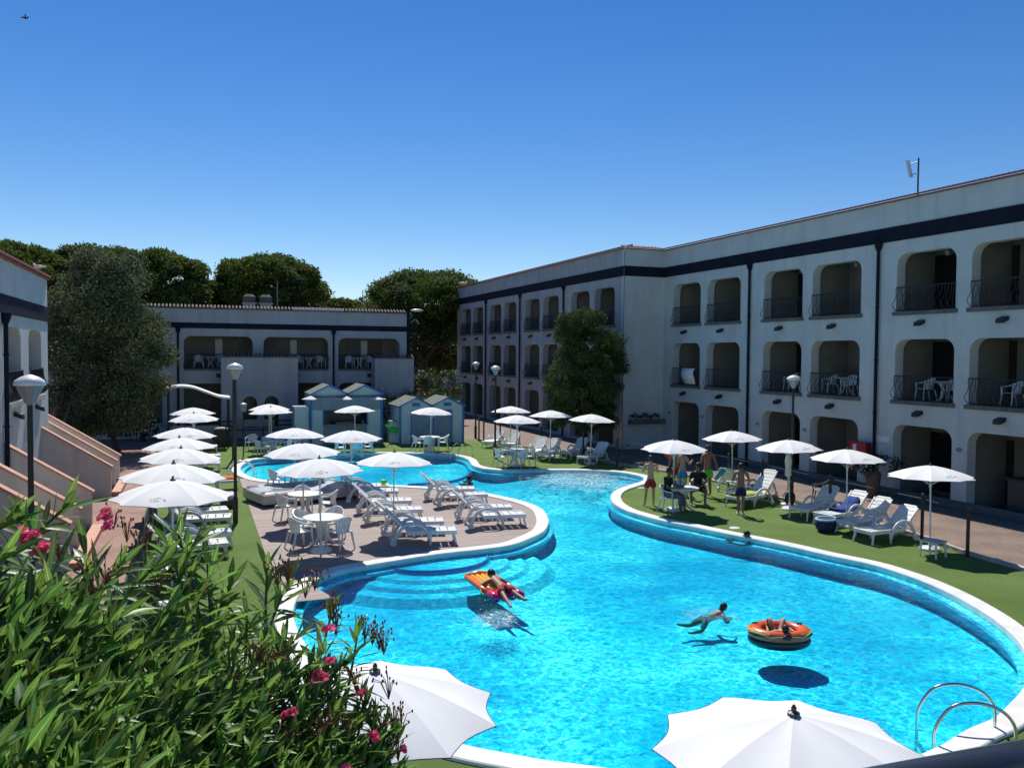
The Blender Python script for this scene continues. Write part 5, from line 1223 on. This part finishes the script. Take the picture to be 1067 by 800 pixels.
YT = [(-90, 530), (-20, 520), (0, 516), (25, 528), (50, 536), (80, 556), (110, 566), (140, 574), (165, 565), (185, 548), (205, 575), (240, 600), (280, 612), (300, 622), (330, 640), (360, 655), (385, 678), (402, 705), (412, 735), (425, 800), (430, 880)]
def ytop(px):
    for (a, ya), (b, yb) in zip(YT[:-1], YT[1:]):
        if a <= px <= b: return ya+(yb-ya)*(px-a)/(b-a)
    return 500
def dfun(px, y): return max(.95, 1.0+.7*(800-y)/300+1.6*(max(px, 0)/420)**1.3)
def oleander():
    rg = random.Random(17); T = thing('oleander_bush', (-.9, 1.9, 0), 'big pink flowering oleander filling the lower left foreground', 'shrub'); off = np.array([-.9, 1.9, 0])
    NS = 5; V = []; Fq = []; U = []; stems = MB(); tips = []
    us = [-1, -.5, 0, .5, 1]
    prof = [.10, .62, .96, .92, .52, .03]
    def leaf(p, d, up, L, wd, droop):
        s = d.cross(up).normalized(); nrm = s.cross(d).normalized(); b = len(V)
        for i, pw in enumerate(prof):
            t = i/(len(prof)-1); c = p+d*(L*t)-Vector((0, 0, 1))*(droop*L*t*t)
            for u in (-1, 0, 1): V.append(c+s*(u*wd*pw)+nrm*(abs(u)*wd*pw*.28)); U.append(u)
        for i in range(len(prof)-1):
            for j in range(2): Fq.append((b+i*3+j, b+i*3+j+1, b+(i+1)*3+j+1, b+(i+1)*3+j))
    root = Vector((-.9, 1.9, 1.2))
    def shoot(tip, L, nw, scale=1, tilt=None):
        out = Vector((tip.x-root.x, tip.y-root.y, 0)); out = out.normalized() if out.length > .1 else Vector((0, 0, 0))
        ax = (Vector((0, 0, 1))+out*rg.uniform(.1, .7)+Vector((rg.uniform(-.75, .75), rg.uniform(-.75, .75), 0))).normalized()
        if tilt: ax = tilt
        base = tip-ax*L; low = base-ax*.3-Vector((0, 0, .35))
        stems.tube([low, base, tip], [.008, .006, .003], 5, cap=False)
        q = ax.orthogonal().normalized(); ph = rg.uniform(0, 2*PI)
        for w in range(nw):
            t = w/(nw-1); p = base+ax*(L*t); elv = R(8+62*t**1.8+rg.uniform(-16, 16)); ll = (.130-.042*t)*scale*rg.uniform(.75, 1.2)
            for k in range(3):
                a = ph+w*PI/3+k*2*PI/3+rg.uniform(-.35, .35); rad = Matrix.Rotation(a, 3, ax)@q
                d = (rad*math.cos(elv)+ax*math.sin(elv)).normalized(); leaf(p, d, ax if elv < 1.3 else -rad, ll, .0080*scale*rg.uniform(.85, 1.2), rg.uniform(.05, .45)*math.cos(elv))
        return ax
    # top layer: tips spread over the crown surface, then deeper layers
    def screen_tip(px, y, dd=1.0, dz=0): 
        d = dfun(px, y)*dd; r = ray(px, y); return CAM+r*d+Vector((0, 0, dz))
    cnt = 0
    for layer, (n, dd, sink) in enumerate(((620, 1.0, -.02), (560, 1.05, -.12), (440, 1.11, -.26), (260, 1.2, -.48))):
        for i in range(n):
            px = rg.uniform(-90, 420); yt = ytop(px)+(42+(32 if px < 235 else 0) if layer == 0 else 72+(34 if px < 235 else 0)); y = yt+(900-yt)*rg.random()**(1.05 if layer == 0 else .9)
            t = screen_tip(px, y, dd, sink+rg.uniform(-.05, .05)); ax = shoot(t, rg.uniform(.20, .34), rg.choice((6, 7, 8)), (.92 if px < 200 else .84)); tips.append((t, ax, px, y, layer))
    for px, y, L in ((188, 562, .24), (178, 572, .22), (199, 570, .22), (5, 545, .22), (216, 588, .22), (160, 592, .22), (278, 592, .25), (300, 605, .25), (345, 640, .22), (372, 665, .2), (64, 532, .24), (124, 590, .24), (238, 610, .22), (30, 552, .22), (90, 580, .22)):
        t = screen_tip(px, y); shoot(t, L, 10, 1.05)
    raw_mesh('foliage', np.array([tuple(v) for v in V])-off, np.array(Fq), M_leaf, T, smooth=True, attr=U)
    stems.tube([root, root+Vector((.1, .1, 1.6)), (-.6, 2.2, 3.9)], [.06, .04, .02], 7); stems.tube([root, (-1.1, 1.5, 2.6), (-.7, 1.3, 3.9)], [.06, .04, .02], 7); stems.tube([root, (-.6, 2.5, 2.4), (-.3, 2.8, 3.4)], [.06, .04, .02], 7)
    stems.tube([(-.9, 1.9, 0), root], [.09, .07], 8)
    stems.build('stems', M_stem, T, off=tuple(off))
    # flower heads and bud sprays
    def petals(mb, c, r):
        r = r*.85
        for k in range(11):
            a = rg.uniform(0, 2*PI); e = rg.uniform(-.3, 1.2); d = Vector((math.cos(a)*math.cos(e), math.sin(a)*math.cos(e), math.sin(e))); s = d.orthogonal().normalized(); n2 = d.cross(s)
            mb.add([c, c+d*r*.6+s*r*.45, c+d*r*1.05+s*r*.2, c+d*r*1.05-s*r*.25, c+d*r*.6-s*r*.45+n2*r*.15], [(0, 1, 2, 3, 4)])
    for px, y, n, r in ((33, 560, 3, .014), (47, 572, 4, .016), (108, 536, 4, .014), (112, 548, 2, .014), (346, 653, 3, .020), (342, 688, 3, .020), (335, 704, 5, .021), (299, 741, 3, .016), (386, 764, 3, .017), (379, 722, 2, .014), (362, 797, 3, .016), (28, 556, 2, .014), (420, 777, 2, .014)):
        mb = MB(); c0 = screen_tip(px, y+2, .975)
        for k in range(n): petals(mb, c0+Vector((rg.uniform(-1, 1), rg.uniform(-1, 1), rg.uniform(-.6, .8)))*r*.9, r)
        mb.build('blossom', M_petal, T, off=tuple(off))
    for px, y in ((132, 543), (118, 530), (150, 552), (143, 562), (62, 563), (88, 585), (96, 605), (82, 628), (290, 590), (300, 585), (318, 600), (328, 592), (347, 625), (350, 640), (388, 650), (380, 645), (395, 655), (400, 660), (270, 670), (280, 680), (262, 668), (290, 676), (372, 700), (405, 706), (410, 735), (398, 748), (350, 732), (336, 748), (328, 755), (418, 740), (300, 760), (240, 700), (65, 650), (110, 590), (415, 770), (205, 610), (165, 600), (30, 640), (55, 700), (360, 750)):
        mb = MB(); c0 = screen_tip(px, y+6, .98); sf = min(1, dfun(px, y)/2.6)**1.3
        for k in range(11):
            d = Vector((rg.uniform(-1, 1), rg.uniform(-1, 1), rg.uniform(-.2, .8))).normalized()*rg.uniform(.02, .055)*sf; mb.tube([c0-Vector((0, 0, .05*sf)), c0+d*.5, c0+d], .0014*sf, 3, cap=False); mb.ball(c0+d, (.003*sf, .003*sf, .006*sf), 5, 4)
        mb.build('bud_spray', M_bud, T, off=tuple(off))
oleander()

# ------------------------------------------------------------------ people
M_skin = mat('tanned skin', (.30, .145, .085), .55); M_skinp = mat('pale skin', (.46, .27, .18), .55); M_skind = mat('brown skin', (.20, .095, .055), .55)
M_hair = mat('dark hair', (.010, .008, .007), .6); M_eye = mat('eye dark', (.01, .01, .01), .3); M_lip = mat('lips', (.28, .08, .06), .5)
def skin_mesh(name, nodes, edges, rad, m, parent, sub=1):
    me = bpy.data.meshes.new(name); me.from_pydata([tuple(p) for p in nodes], edges, []); me.update()
    o = bpy.data.objects.new(name, me); COL.objects.link(o)
    md = o.modifiers.new('skin', 'SKIN'); md.use_smooth_shade = True; md.branch_smoothing = .6
    for i, r in enumerate(rad):
        sv = me.skin_vertices[0].data[i]; sv.radius = r if hasattr(r, '__len__') else (r, r)
    for i in range(len(nodes)): me.skin_vertices[0].data[i].use_root = (i == 0)
    s = o.modifiers.new('sub', 'SUBSURF'); s.levels = sub; s.render_levels = sub
    dg = bpy.context.evaluated_depsgraph_get(); ev = o.evaluated_get(dg); nm = bpy.data.meshes.new_from_object(ev)
    o.modifiers.clear(); o.data = nm; bpy.data.meshes.remove(me); nm.materials.clear(); nm.materials.append(m)
    nm.polygons.foreach_set('use_smooth', [True]*len(nm.polygons))
    if parent: o.parent = parent
    return o
def lerp(a, b, t): return Vector(a)*(1-t)+Vector(b)*t
STAND = dict(pelvis=(0, 0, .93), waist=(0, 0, 1.06), chest=(0, .01, 1.27), neck0=(0, -.01, 1.44), neck=(0, 0, 1.50), head=(0, .02, 1.62), top=(0, .01, 1.70),
  shL=(-.18, 0, 1.40), elL=(-.25, -.02, 1.13), wrL=(-.27, .04, .88), shR=(.18, 0, 1.40), elR=(.25, -.02, 1.13), wrR=(.27, .04, .88),
  hiL=(-.09, 0, .90), knL=(-.11, .02, .49), anL=(-.12, -.02, .08), toL=(-.14, .15, .03), hiR=(.09, 0, .90), knR=(.11, .02, .49), anR=(.12, -.02, .08), toR=(.14, .15, .03))
def person(loc, rz, pose, label, skin, height=1.75, shorts=None, shirt=None, trousers=None, shoes=None, hair=M_hair, sunglasses=False, scale3=None, bikini=None, hair_long=False, bulk=1., rot=None):
    J = {k: Vector(v) for k, v in {**STAND, **pose}.items()}; T = thing('person', loc, label, 'person', rz=rz)
    if rot: T.rotation_euler = rot
    s = height/1.74; T.scale = (s, s, s)
    N = []; E = []; Rd = []
    def nd(p, r, prev=None):
        N.append(Vector(p)); Rd.append(r)
        if prev is not None: E.append((prev, len(N)-1))
        return len(N)-1
    B = bulk*1.13
    pv = nd(J['pelvis'], (.115*B, .10*B)); wa = nd(J['waist'], (.105*B, .09*B), pv); ch = nd(J['chest'], (.135*B, .105*B), wa); n0 = nd(J['neck0'], (.075, .07), ch); nk = nd(J['neck'], (.052, .052), n0)
    h1 = nd(lerp(J['neck'], J['head'], .55), (.066, .076), nk); h2 = nd(J['head'], (.084, .100), h1); h3 = nd(J['top'], (.066, .076), h2)
    for S in 'LR':
        sh = nd(J['sh'+S], .056*B, ch if False else n0); m1 = nd(lerp(J['sh'+S], J['el'+S], .5), .047*B, sh); el_ = nd(J['el'+S], .039, m1); m2 = nd(lerp(J['el'+S], J['wr'+S], .35), .038, el_); wr = nd(J['wr'+S], .026, m2)
        d = (J['wr'+S]-J['el'+S]).normalized(); side = d.cross(Vector((0, 1, .2))).normalized(); pal = nd(J['wr'+S]+d*.06, (.036, .022), wr)
        for f in range(4):
            o = side*(-.027+.018*f); L = (.055, .068, .072, .06)[f]; b0 = nd(J['wr'+S]+d*.098+o, .0095, pal); b1_ = nd(J['wr'+S]+d*(.098+L*.5)+o*1.1+Vector((0, .006, 0)), .0085, b0); nd(J['wr'+S]+d*(.098+L)+o*1.1+Vector((0, .02, -.002)), .007, b1_)
        tb = nd(J['wr'+S]+d*.055+side*.04, .011, pal); nd(J['wr'+S]+d*.095+side*.058, .009, tb)
        hp = nd(J['hi'+S], .092*B, pv); th = nd(lerp(J['hi'+S], J['kn'+S], .4), .080*B, hp); kn = nd(J['kn'+S], .053, th); cf = nd(lerp(J['kn'+S], J['an'+S], .32), .056, kn); an = nd(J['an'+S], .035, cf)
        he = nd(lerp(J['an'+S], J['to'+S], .45), (.038, .032), an); nd(J['to'+S], (.034, .018), he)
    body = skin_mesh('body', N, E, Rd, skin, T, 1)
    # head frame
    upv = (J['top']-J['neck']).normalized(); fwd = Vector(pose.get('face', (0, 1, 0))); fwd = (fwd-upv*fwd.dot(upv)).normalized(); sd = fwd.cross(upv)
    hc = J['head']; hm = Matrix((sd, fwd, upv)).transposed().to_4x4(); hm.translation = hc
    mb = MB(); mb.ball((0, -.012, .022), (.094, .110, .115), 14, 10); mb.v = [p for p in mb.v]
    vs = []
    for p in mb.v:
        x, y, z = p
        if y > .05 and z < .055: y = .05; 
        if z < -.035 and y > -.04 and not hair_long: z = -.035
        vs.append((x, y, z))
    mb.v = vs
    if hair_long: mb.ball((0, -.06, -.07), (.075, .055, .12), 10, 8)
    if hair: mb.xf(hm).build('hair', hair, T, smooth=True)
    mb = MB(); mb.ball((0, .098, -.012), (.013, .02, .022), 8, 6); mb.ball((.088, 0, .0), (.012, .022, .032), 8, 6); mb.ball((-.088, 0, .0), (.012, .022, .032), 8, 6); mb.xf(hm).build('nose_and_ears', skin, T, smooth=True)
    if sunglasses: MB().ball((-.033, .088, .02), (.028, .012, .02), 8, 6).ball((.033, .088, .02), (.028, .012, .02), 8, 6).tube([(-.085, .02, .025), (-.06, .085, .025), (.06, .085, .025), (.085, .02, .025)], .005, 4).xf(hm).build('sunglasses', M_eye, T, smooth=True)
    else:
        for x in (-.032, .032): MB().ball((x, .086, .015), (.012, .008, .008), 8, 6).xf(hm).build('eye', M_eye, T, smooth=True)
    MB().ball((0, .088, -.05), (.024, .008, .008), 8, 6).xf(hm).build('mouth', M_lip, T, smooth=True)
    def garment(name, m, full, top=False):
        N.clear(); E.clear(); Rd.clear()
        if top:
            a = nd(J['chest'], (.155*B, .125*B)); b = nd(J['waist'], (.13*B, .115*B), a); nd(lerp(J['waist'], J['pelvis'], .6), (.135*B, .12*B), b); nn = nd(J['neck0']-Vector((0, 0, .01)), (.085, .08), a)
            for S in 'LR': q = nd(J['sh'+S], .070*B, nn); nd(lerp(J['sh'+S], J['el'+S], .75), .066*B, q)
        else:
            a = nd(J['pelvis'], (.135*B, .122*B)); nd(lerp(J['pelvis'], J['waist'], .55), (.122*B, .108*B), a)
            for S in 'LR':
                q = nd(J['hi'+S], .112*B, a); 
                if full == 1: r_ = nd(J['kn'+S], .074, q); nd(lerp(J['kn'+S], J['an'+S], .92), .055, r_)
                else: nd(lerp(J['hi'+S], J['kn'+S], full), .108*B, q)
        skin_mesh(name, N, E, Rd, m, T, 1)
    if shorts: garment('shorts', shorts, .72)
    if bikini: garment('swim_briefs', bikini, .16)
    if trousers: garment('trousers', trousers, 1)
    if shirt: garment('shirt', shirt, 0, True)
    if shoes:
        for S in 'LR': MB().tube([J['an'+S]-Vector((0, .05, .045)), J['to'+S]+Vector((0, .02, 0))], [.045, .042], 8, flat=.7).build('shoe', shoes, T, smooth=True)
    return T
def face_to(loc, target): d = Vector(target)-Vector(loc); return math.atan2(d.y, d.x)-PI/2
c_red = mat('red cloth', (.33, .015, .02), .8); c_navy = mat('navy cloth', (.012, .018, .085), .8); c_green = mat('neon green cloth', (.12, .72, .03), .8); c_blue = mat('azure cloth', (.02, .24, .48), .8)
c_black = mat('black cloth', (.012, .012, .015), .9); c_grey = mat('grey trousers', (.13, .14, .16), .9)
# boy in red trunks, back to the camera, hands at the chest
g = G(677.5, 527, 0)
person((g.x, g.y, 0.003), -.35, dict(elL=(-.27, .08, 1.16), wrL=(-.12, .22, 1.30), elR=(.27, .08, 1.16), wrR=(.12, .22, 1.30), anL=(-.2, -.08, .08), toL=(-.24, .08, .03), knL=(-.15, -.02, .49), anR=(.12, .04, .08), toR=(.14, .2, .03)), 'boy in dark red swim shorts standing back turned, hands raised to his chest', M_skinp, 1.66, shorts=c_red, bulk=1.0)
# boy in navy trunks
g = G(771.5, 536, 0)
person((g.x, g.y, 0.003), -.55, dict(elL=(-.27, .06, 1.14), wrL=(-.14, .24, 1.16), elR=(.27, .06, 1.14), wrR=(.15, .24, 1.18), head=(0, .06, 1.60), top=(0, .08, 1.68), knL=(-.08, .03, .49), anL=(-.07, -.02, .08), toL=(-.08, .15, .03), anR=(.08, .0, .08), toR=(.1, .16, .03), knR=(.08, .02, .49)), 'boy in navy swim shorts looking down at his hands in front of the yellow towel', M_skin, 1.62, shorts=c_navy, shoes=M_white, bulk=1.0)
# man in green trunks
g = G(737, 517, 0)
person((g.x, g.y, 0.003), .15, dict(elL=(-.34, -.03, 1.14), wrL=(-.44, .06, .93), elR=(.34, -.03, 1.14), wrR=(.48, .06, .95), shL=(-.2, 0, 1.42), shR=(.2, 0, 1.42)), 'man in neon green swim shorts standing behind the group with arms apart', M_skin, 1.80, shorts=c_green, bulk=1.08, hair=mat('short brown hair', (.05, .025, .015), .7))
g = G(711, 516.5, 0)
person((g.x, g.y, 0.003), -1.3, dict(elL=(-.26, .05, 1.15), wrL=(-.16, .27, 1.2), elR=(.26, .05, 1.15), wrR=(.14, .29, 1.22)), 'boy in azure blue swim shorts standing sideways under the parasol, hands in front', M_skinp, 1.72, shorts=c_blue, bulk=.92)
g = G(704.5, 513.5, 0)
person((g.x, g.y, 0.003), 2.6, dict(), 'person in red swim shorts standing behind the parasol pole', M_skin, 1.70, shorts=mat('bright red cloth', (.5, .03, .03), .8), bulk=.95)
SIT = dict(pelvis=(0, -.02, .53), waist=(0, -.05, .66), chest=(0, -.05, .88), neck0=(0, -.04, 1.05), neck=(0, -.02, 1.11), head=(0, .01, 1.23), top=(0, .0, 1.31), shL=(-.18, -.04, 1.0), shR=(.18, -.04, 1.0), elL=(-.27, .06, .76), elR=(.27, .06, .76), wrL=(-.17, .28, .78), wrR=(.17, .28, .78),
  hiL=(-.1, .0, .52), knL=(-.14, .42, .50), anL=(-.15, .45, .09), toL=(-.16, .60, .03), hiR=(.1, .0, .52), knR=(.14, .42, .50), anR=(.15, .45, .09), toR=(.16, .60, .03))
person((c1.x, c1.y, .003), -2.5+PI*0, dict(SIT), 'seated man in black shirt and grey trousers seen from behind in the pale blue chair', M_skind, 1.78, shirt=c_black, trousers=c_grey, bulk=1.05)
person((c2.x, c2.y, .003), 2.6, {**SIT, 'knL': (-.24, .40, .50), 'anL': (-.2, .42, .09), 'knR': (.24, .40, .50), 'anR': (.2, .42, .09), 'toL': (-.24, .56, .03), 'toR': (.24, .56, .03), 'wrL': (-.08, .30, .62), 'wrR': (.08, .30, .60)}, 'seated person in sunglasses and black t-shirt with bare legs, facing the pool', M_skind, 1.78, shirt=c_black, shorts=c_black, sunglasses=True, bulk=1.05)
for o in [o for o in bpy.data.objects if o.get('label', '').startswith('pale blue plastic armchair under')]: o.rotation_euler.z = -2.5
g = G(747, 510, 0); mb = MB(); a = G(738+5, 497, .0)
pp = PY(745, 493, G(737, 517, 0).y-.15); mb.tube([pp+Vector((.02, 0, -.22)), pp+Vector((.25, 0, .0)), pp+Vector((.36, 0, .10))], [.06, .09, .10], 10); tag(mb.build('rolled_airbed', mat('turquoise vinyl', (.05, .42, .62), .35), smooth=True), 'rolled turquoise airbed held by the man in green shorts', 'airbed')

# raft and the boy on it
a = G(491, 598, 0.03); b = G(541, 632, 0.03); ctr = G(514, 611, 0); dr = (b-a); rz = math.atan2(dr.y, dr.x)
LZ = 1.72; T = thing('air_mattress', (ctr.x, ctr.y, WZ+.02), 'orange, yellow and pink ribbed air mattress under the boy', 'air mattress', rz=rz)
cols = [mat('vinyl orange', (.85, .16, .03), .3), mat('vinyl yellow', (.85, .45, .03), .3), mat('vinyl gold', (.80, .34, .03), .3), mat('vinyl pink', (.75, .03, .16), .3)]
for k in range(6):
    y = -.30+k*.12; mb = MB(); mb.tube([(-.85, y, .06), (-.80, y, .07), (.0, y, .06), (.45, y, .05)], [.05, .063, .063, .06], 9); mb.build('air_tube', cols[(0, 2, 1, 1, 2, 0)[k]], T, smooth=True)
mb = MB(); mb.tube([(-.86, -.31, .07), (-.88, 0, .10), (-.86, .31, .07)], [.06, .085, .06], 9); mb.build('pillow', cols[0], T, smooth=True)
mb = MB(); 
for k in range(4): mb.tube([(.47, -.27+.18*k, .05), (.84, -.27+.18*k, .04)], .085, 9)
mb.build('foot_section', cols[3], T, smooth=True)
PRONE = dict(pelvis=(0, -.10, .20), waist=(0, .06, .20), chest=(0, .26, .22), neck0=(0, .42, .26), neck=(0, .47, .29), head=(0, .57, .33), top=(0, .65, .36), shL=(-.17, .38, .22), shR=(.17, .38, .22), elL=(-.34, .42, .12), elR=(.34, .42, .12), wrL=(-.40, .22, .06), wrR=(.42, .30, .05),
  hiL=(-.09, -.13, .19), knL=(-.15, -.52, .13), anL=(-.18, -.88, .05), toL=(-.19, -1.02, .02), hiR=(.09, -.13, .19), knR=(.15, -.52, .13), anR=(.19, -.86, .10), toR=(.21, -1.0, .14), face=(0, .5, -.9))
th = rz+PI/2
person((ctr.x+dr.normalized().x*.42, ctr.y+dr.normalized().y*.42, WZ+.0), th, PRONE, 'boy in red swim shorts lying face down across the air mattress', M_skin, 1.6, shorts=c_red, bulk=.9)
# swimmer
g1 = G(716, 640, 0); g2 = G(762, 633, 0); d = g2-g1
SW = dict(pelvis=(0, -.30, -.02), waist=(0, -.14, .0), chest=(0, .06, .03), neck0=(0, .22, .08), neck=(0, .26, .14), head=(0, .33, .22), top=(0, .33, .31), shL=(-.17, .17, .05), shR=(.17, .17, .05), elL=(-.32, .20, -.10), elR=(.32, .20, -.10), wrL=(-.10, .46, -.12), wrR=(.10, .48, -.10),
  hiL=(-.09, -.34, -.04), knL=(-.16, -.66, -.20), anL=(-.17, -.98, -.14), toL=(-.17, -1.10, -.10), hiR=(.09, -.34, -.04), knR=(.24, -.58, -.24), anR=(.2, -.88, -.26), toR=(.2, -1.0, -.24))
m_ = (g1+g2)/2
person((m_.x+.10, m_.y, WZ-.065), math.atan2(d.y, d.x)-PI/2, SW, 'swimmer with dark hair doing breaststroke left of the inflatable boat', M_skin, 1.25, bikini=mat('coral swimwear', (.7, .12, .07), .6), hair_long=True, bulk=1.12)
HD = dict(SW); 
for (px, py, lab, rz_) in ((778, 561, 'dark haired swimmer with only head and shoulders above water near the right rim', 1.2), (488.5, 501, 'small swimmer in the narrow channel behind the deck', .4)):
    g = G(px, py, 0); P2 = {**STAND}; P2 = {k: (v[0], v[1]*1.0, (v[2]-1.50) if v[2] > 1.2 else (v[2]-1.5)*.0-.42) for k, v in P2.items()}
    P2.update(pelvis=(0, -.25, -.42), waist=(0, -.22, -.32), chest=(0, -.12, -.18), shL=(-.18, -.04, -.12), shR=(.18, -.04, -.12), elL=(-.30, .2, -.14), wrL=(-.2, .42, -.1), elR=(.30, .2, -.14), wrR=(.2, .42, -.1), neck0=(0, -.05, -.06), neck=(0, -.02, 0), head=(0, .01, .11), top=(0, 0, .19),
      hiL=(-.09, -.32, -.44), hiR=(.09, -.32, -.44), knL=(-.12, -.70, -.48), knR=(.12, -.70, -.48), anL=(-.12, -1.05, -.45), anR=(.12, -1.05, -.45), toL=(-.12, -1.2, -.45), toR=(.12, -1.2, -.45))
    person((g.x, g.y, WZ+.06), rz_, P2, lab, M_skin, 1.60, bikini=c_navy, bulk=.9)
# inflatable boat with a person lounging in it
cb_ = G(812, 659, .1); T = thing('inflatable_boat', (cb_.x, cb_.y, WZ+.02), 'round orange inflatable boat with black bottom band carrying a lounging person', 'inflatable boat', rz=-YAW+.02); T.scale = (.72, .72, .72)
M_or = mat('orange vinyl', (.78, .12, .03), .28); M_bl = mat('black vinyl', (.012, .013, .018), .3); M_yl = mat('yellow vinyl', (.80, .48, .04), .3)
MB().torus((0, 0, .22), .46, .14, 36, 12, 1.28, 1.0).build('upper_tube', M_or, T, smooth=True)
MB().torus((0, 0, .05), .455, .14, 36, 12, 1.28, 1.0).build('lower_tube', M_bl, T, smooth=True)
MB().lathe([(.0, .05), (.40, .05), (.40, .08), (0, .085)], 20).xf(Matrix.Scale(1.28, 4, (1, 0, 0))).build('floor', mat('grey vinyl', (.10, .10, .10), .4), T)
def on_tube(a, el_, k=1.012): 
    q = .46+.14*k*math.cos(el_); return Vector((q*math.cos(a)*1.28, q*math.sin(a), .22+.14*k*math.sin(el_)))
for (a0, a1) in ((PI*.90, PI*1.32), (PI*1.66, PI*2.08)):
    mb = MB(); n_ = 16; els = (.85, .62, .42)
    for i in range(n_+1):
        a = a0+(a1-a0)*i/n_
        for e in els: mb.v.append(tuple(on_tube(a, e+.12*math.sin(i*1.3), 1.03)))
    mb.f = [(i*3+j, i*3+j+1, (i+1)*3+j+1, (i+1)*3+j) for i in range(n_) for j in range(2)]; mb.build('flame_stripe', M_yl, T)
    mb = MB(); mb.tube([on_tube(a0+(a1-a0)*t, .12+.1*math.sin(t*9), 1.03) for t in [i/14 for i in range(15)]], .012, 4); mb.build('black_pinstripe', M_bl, T)
mb = MB(); mb.ball(on_tube(PI*1.5, .35, 1.0), (.12, .03, .06), 10, 6); mb.build('front_badge', M_bl, T, smooth=True)
for a in (PI*.83, PI*.12): mb = MB(); c = on_tube(a, 1.5, 1.05); mb.tube([c+Vector((-.07, 0, 0)), c+Vector((.07, .03, 0))], .018, 5); mb.tube([c+Vector((0, -.06, 0)), c+Vector((0, .06, 0))], .018, 5); mb.build('handle', M_bl, T)
mb = MB(); mb.tube([on_tube(2*PI*i/48, .15+.35*abs(math.sin(i*PI/8)), 1.09) for i in range(49)], .010, 5, cap=False); mb.build('grab_rope', M_curb, T, smooth=True)
LIE = dict(pelvis=(0, .12, .17), waist=(0, -.02, .20), chest=(0, -.18, .30), neck0=(0, -.32, .38), neck=(0, -.36, .42), head=(0, -.44, .50), top=(0, -.50, .56), shL=(-.17, -.28, .36), shR=(.17, -.28, .36), elL=(-.34, -.16, .30), elR=(.36, -.12, .30), wrL=(-.30, .10, .36), wrR=(.30, .10, .34),
  hiL=(-.09, .16, .18), knL=(-.15, .36, .52), anL=(-.17, .56, .36), toL=(-.18, .70, .34), hiR=(.09, .16, .18), knR=(.24, .36, .50), anR=(.26, .56, .36), toR=(.27, .70, .34), face=(0, .6, .8))
person((cb_.x, cb_.y, WZ+.0), -YAW+.02, LIE, 'person lying back in the inflatable boat with knees raised', M_skinp, 1.15, bikini=c_black, bulk=1.0)

# foam and splashes: many small drops
M_foam = mat('foam', (.90, .95, .97), .3)
_n = M_foam.node_tree.nodes; _l = M_foam.node_tree.links; _t = _n.new('ShaderNodeBsdfTransparent'); _m = _n.new('ShaderNodeMixShader'); _m.inputs[0].default_value = .38
_l.new(_n['Principled BSDF'].outputs[0], _m.inputs[1]); _l.new(_t.outputs[0], _m.inputs[2]); _l.new(_m.outputs[0], _n['Material Output'].inputs[0])
def foam(name, pts, r, lab):
    P = []; Fq = []
    base_ = np.array([(1, 0, 0), (-.8, .1, 0), (.1, 1, 0), (-.1, -1, 0), (0, 0, .5), (.1, 0, -.2)], float); tri = [(4, 0, 2), (4, 2, 1), (4, 1, 3), (4, 3, 0), (5, 2, 0), (5, 1, 2), (5, 3, 1), (5, 0, 3)]
    
    for k, p in enumerate(pts):
        s = random.uniform(*r)*np.array([random.uniform(.8, 2.2), random.uniform(.8, 2.2), .22]); P += list(base_*s+np.array(p)); Fq += [(a+6*k, b+6*k, c+6*k) for a, b, c in tri]
    o = raw_mesh(name, np.array(P), np.array(Fq), M_foam, None, smooth=True); tag(o, lab, 'splash', kind='stuff'); return o
random.seed(9); pts = []
for k in range(2600):
    px = random.gauss(606, 32); py = 490+abs(random.gauss(0, 1))*8.5+1
    u = math.sin(px*.13+py*.3)*math.sin(py*.5+px*.05)+.5*math.sin(px*.31-py*.9)
    if not (540 < px < 666) or py > 515-abs(px-606)*.10 or u < random.uniform(-.9, .6): continue
    q = G(px, py, WZ+random.uniform(0, .06)); pts.append(q)
foam('foam', pts, (.007, .034), 'white bubbling foam over the bench at the far end of the pool')
pts = []
for k in range(260):
    px = random.gauss(517, 15); py = random.gauss(645, 4.2)+abs(px-517)*-.12; pts.append(G(px, py, WZ+random.uniform(0, .08)))
for k in range(60): pts.append(G(random.gauss(535, 18), random.gauss(625, 5), WZ+random.uniform(0, .12)))
foam('splash', pts, (.005, .015), 'white splash behind the feet of the boy on the air mattress')
pts = [G(random.gauss(723, 9), random.gauss(640, 3), WZ+random.uniform(0, .03)) for k in range(40)]+[G(random.gauss(745, 12), random.gauss(640, 3), WZ+.01) for k in range(30)]
foam('splash', pts, (.005, .015), 'small white ripples broken by the swimmer beside the boat')

# ------------------------------------------------------------------ lived-in details
a = PX(712, 386, 23.1); b = PX(725, 386, 23.1)
mb = MB(); n_ = 8
for j in range(n_+1):
    z = 4.30-.78*j/n_; off_ = -.05-.10*math.sin(j*.5)
    mb.v += [(23.1+off_, a.y-.25*j/n_*.4, z), (23.1+off_-.02, (a.y+b.y)/2, z), (23.1+off_, b.y+.05*math.sin(j), z)]
mb.f = [(j*3+i, j*3+i+1, (j+1)*3+i+1, (j+1)*3+i) for j in range(n_) for i in range(2)]
o = tag(mb.build('towel', M_canvas, smooth=True), 'white towel hanging over the first-floor railing nearest the inner corner', 'towel'); sd_ = o.modifiers.new('t', 'SOLIDIFY'); sd_.thickness = .01
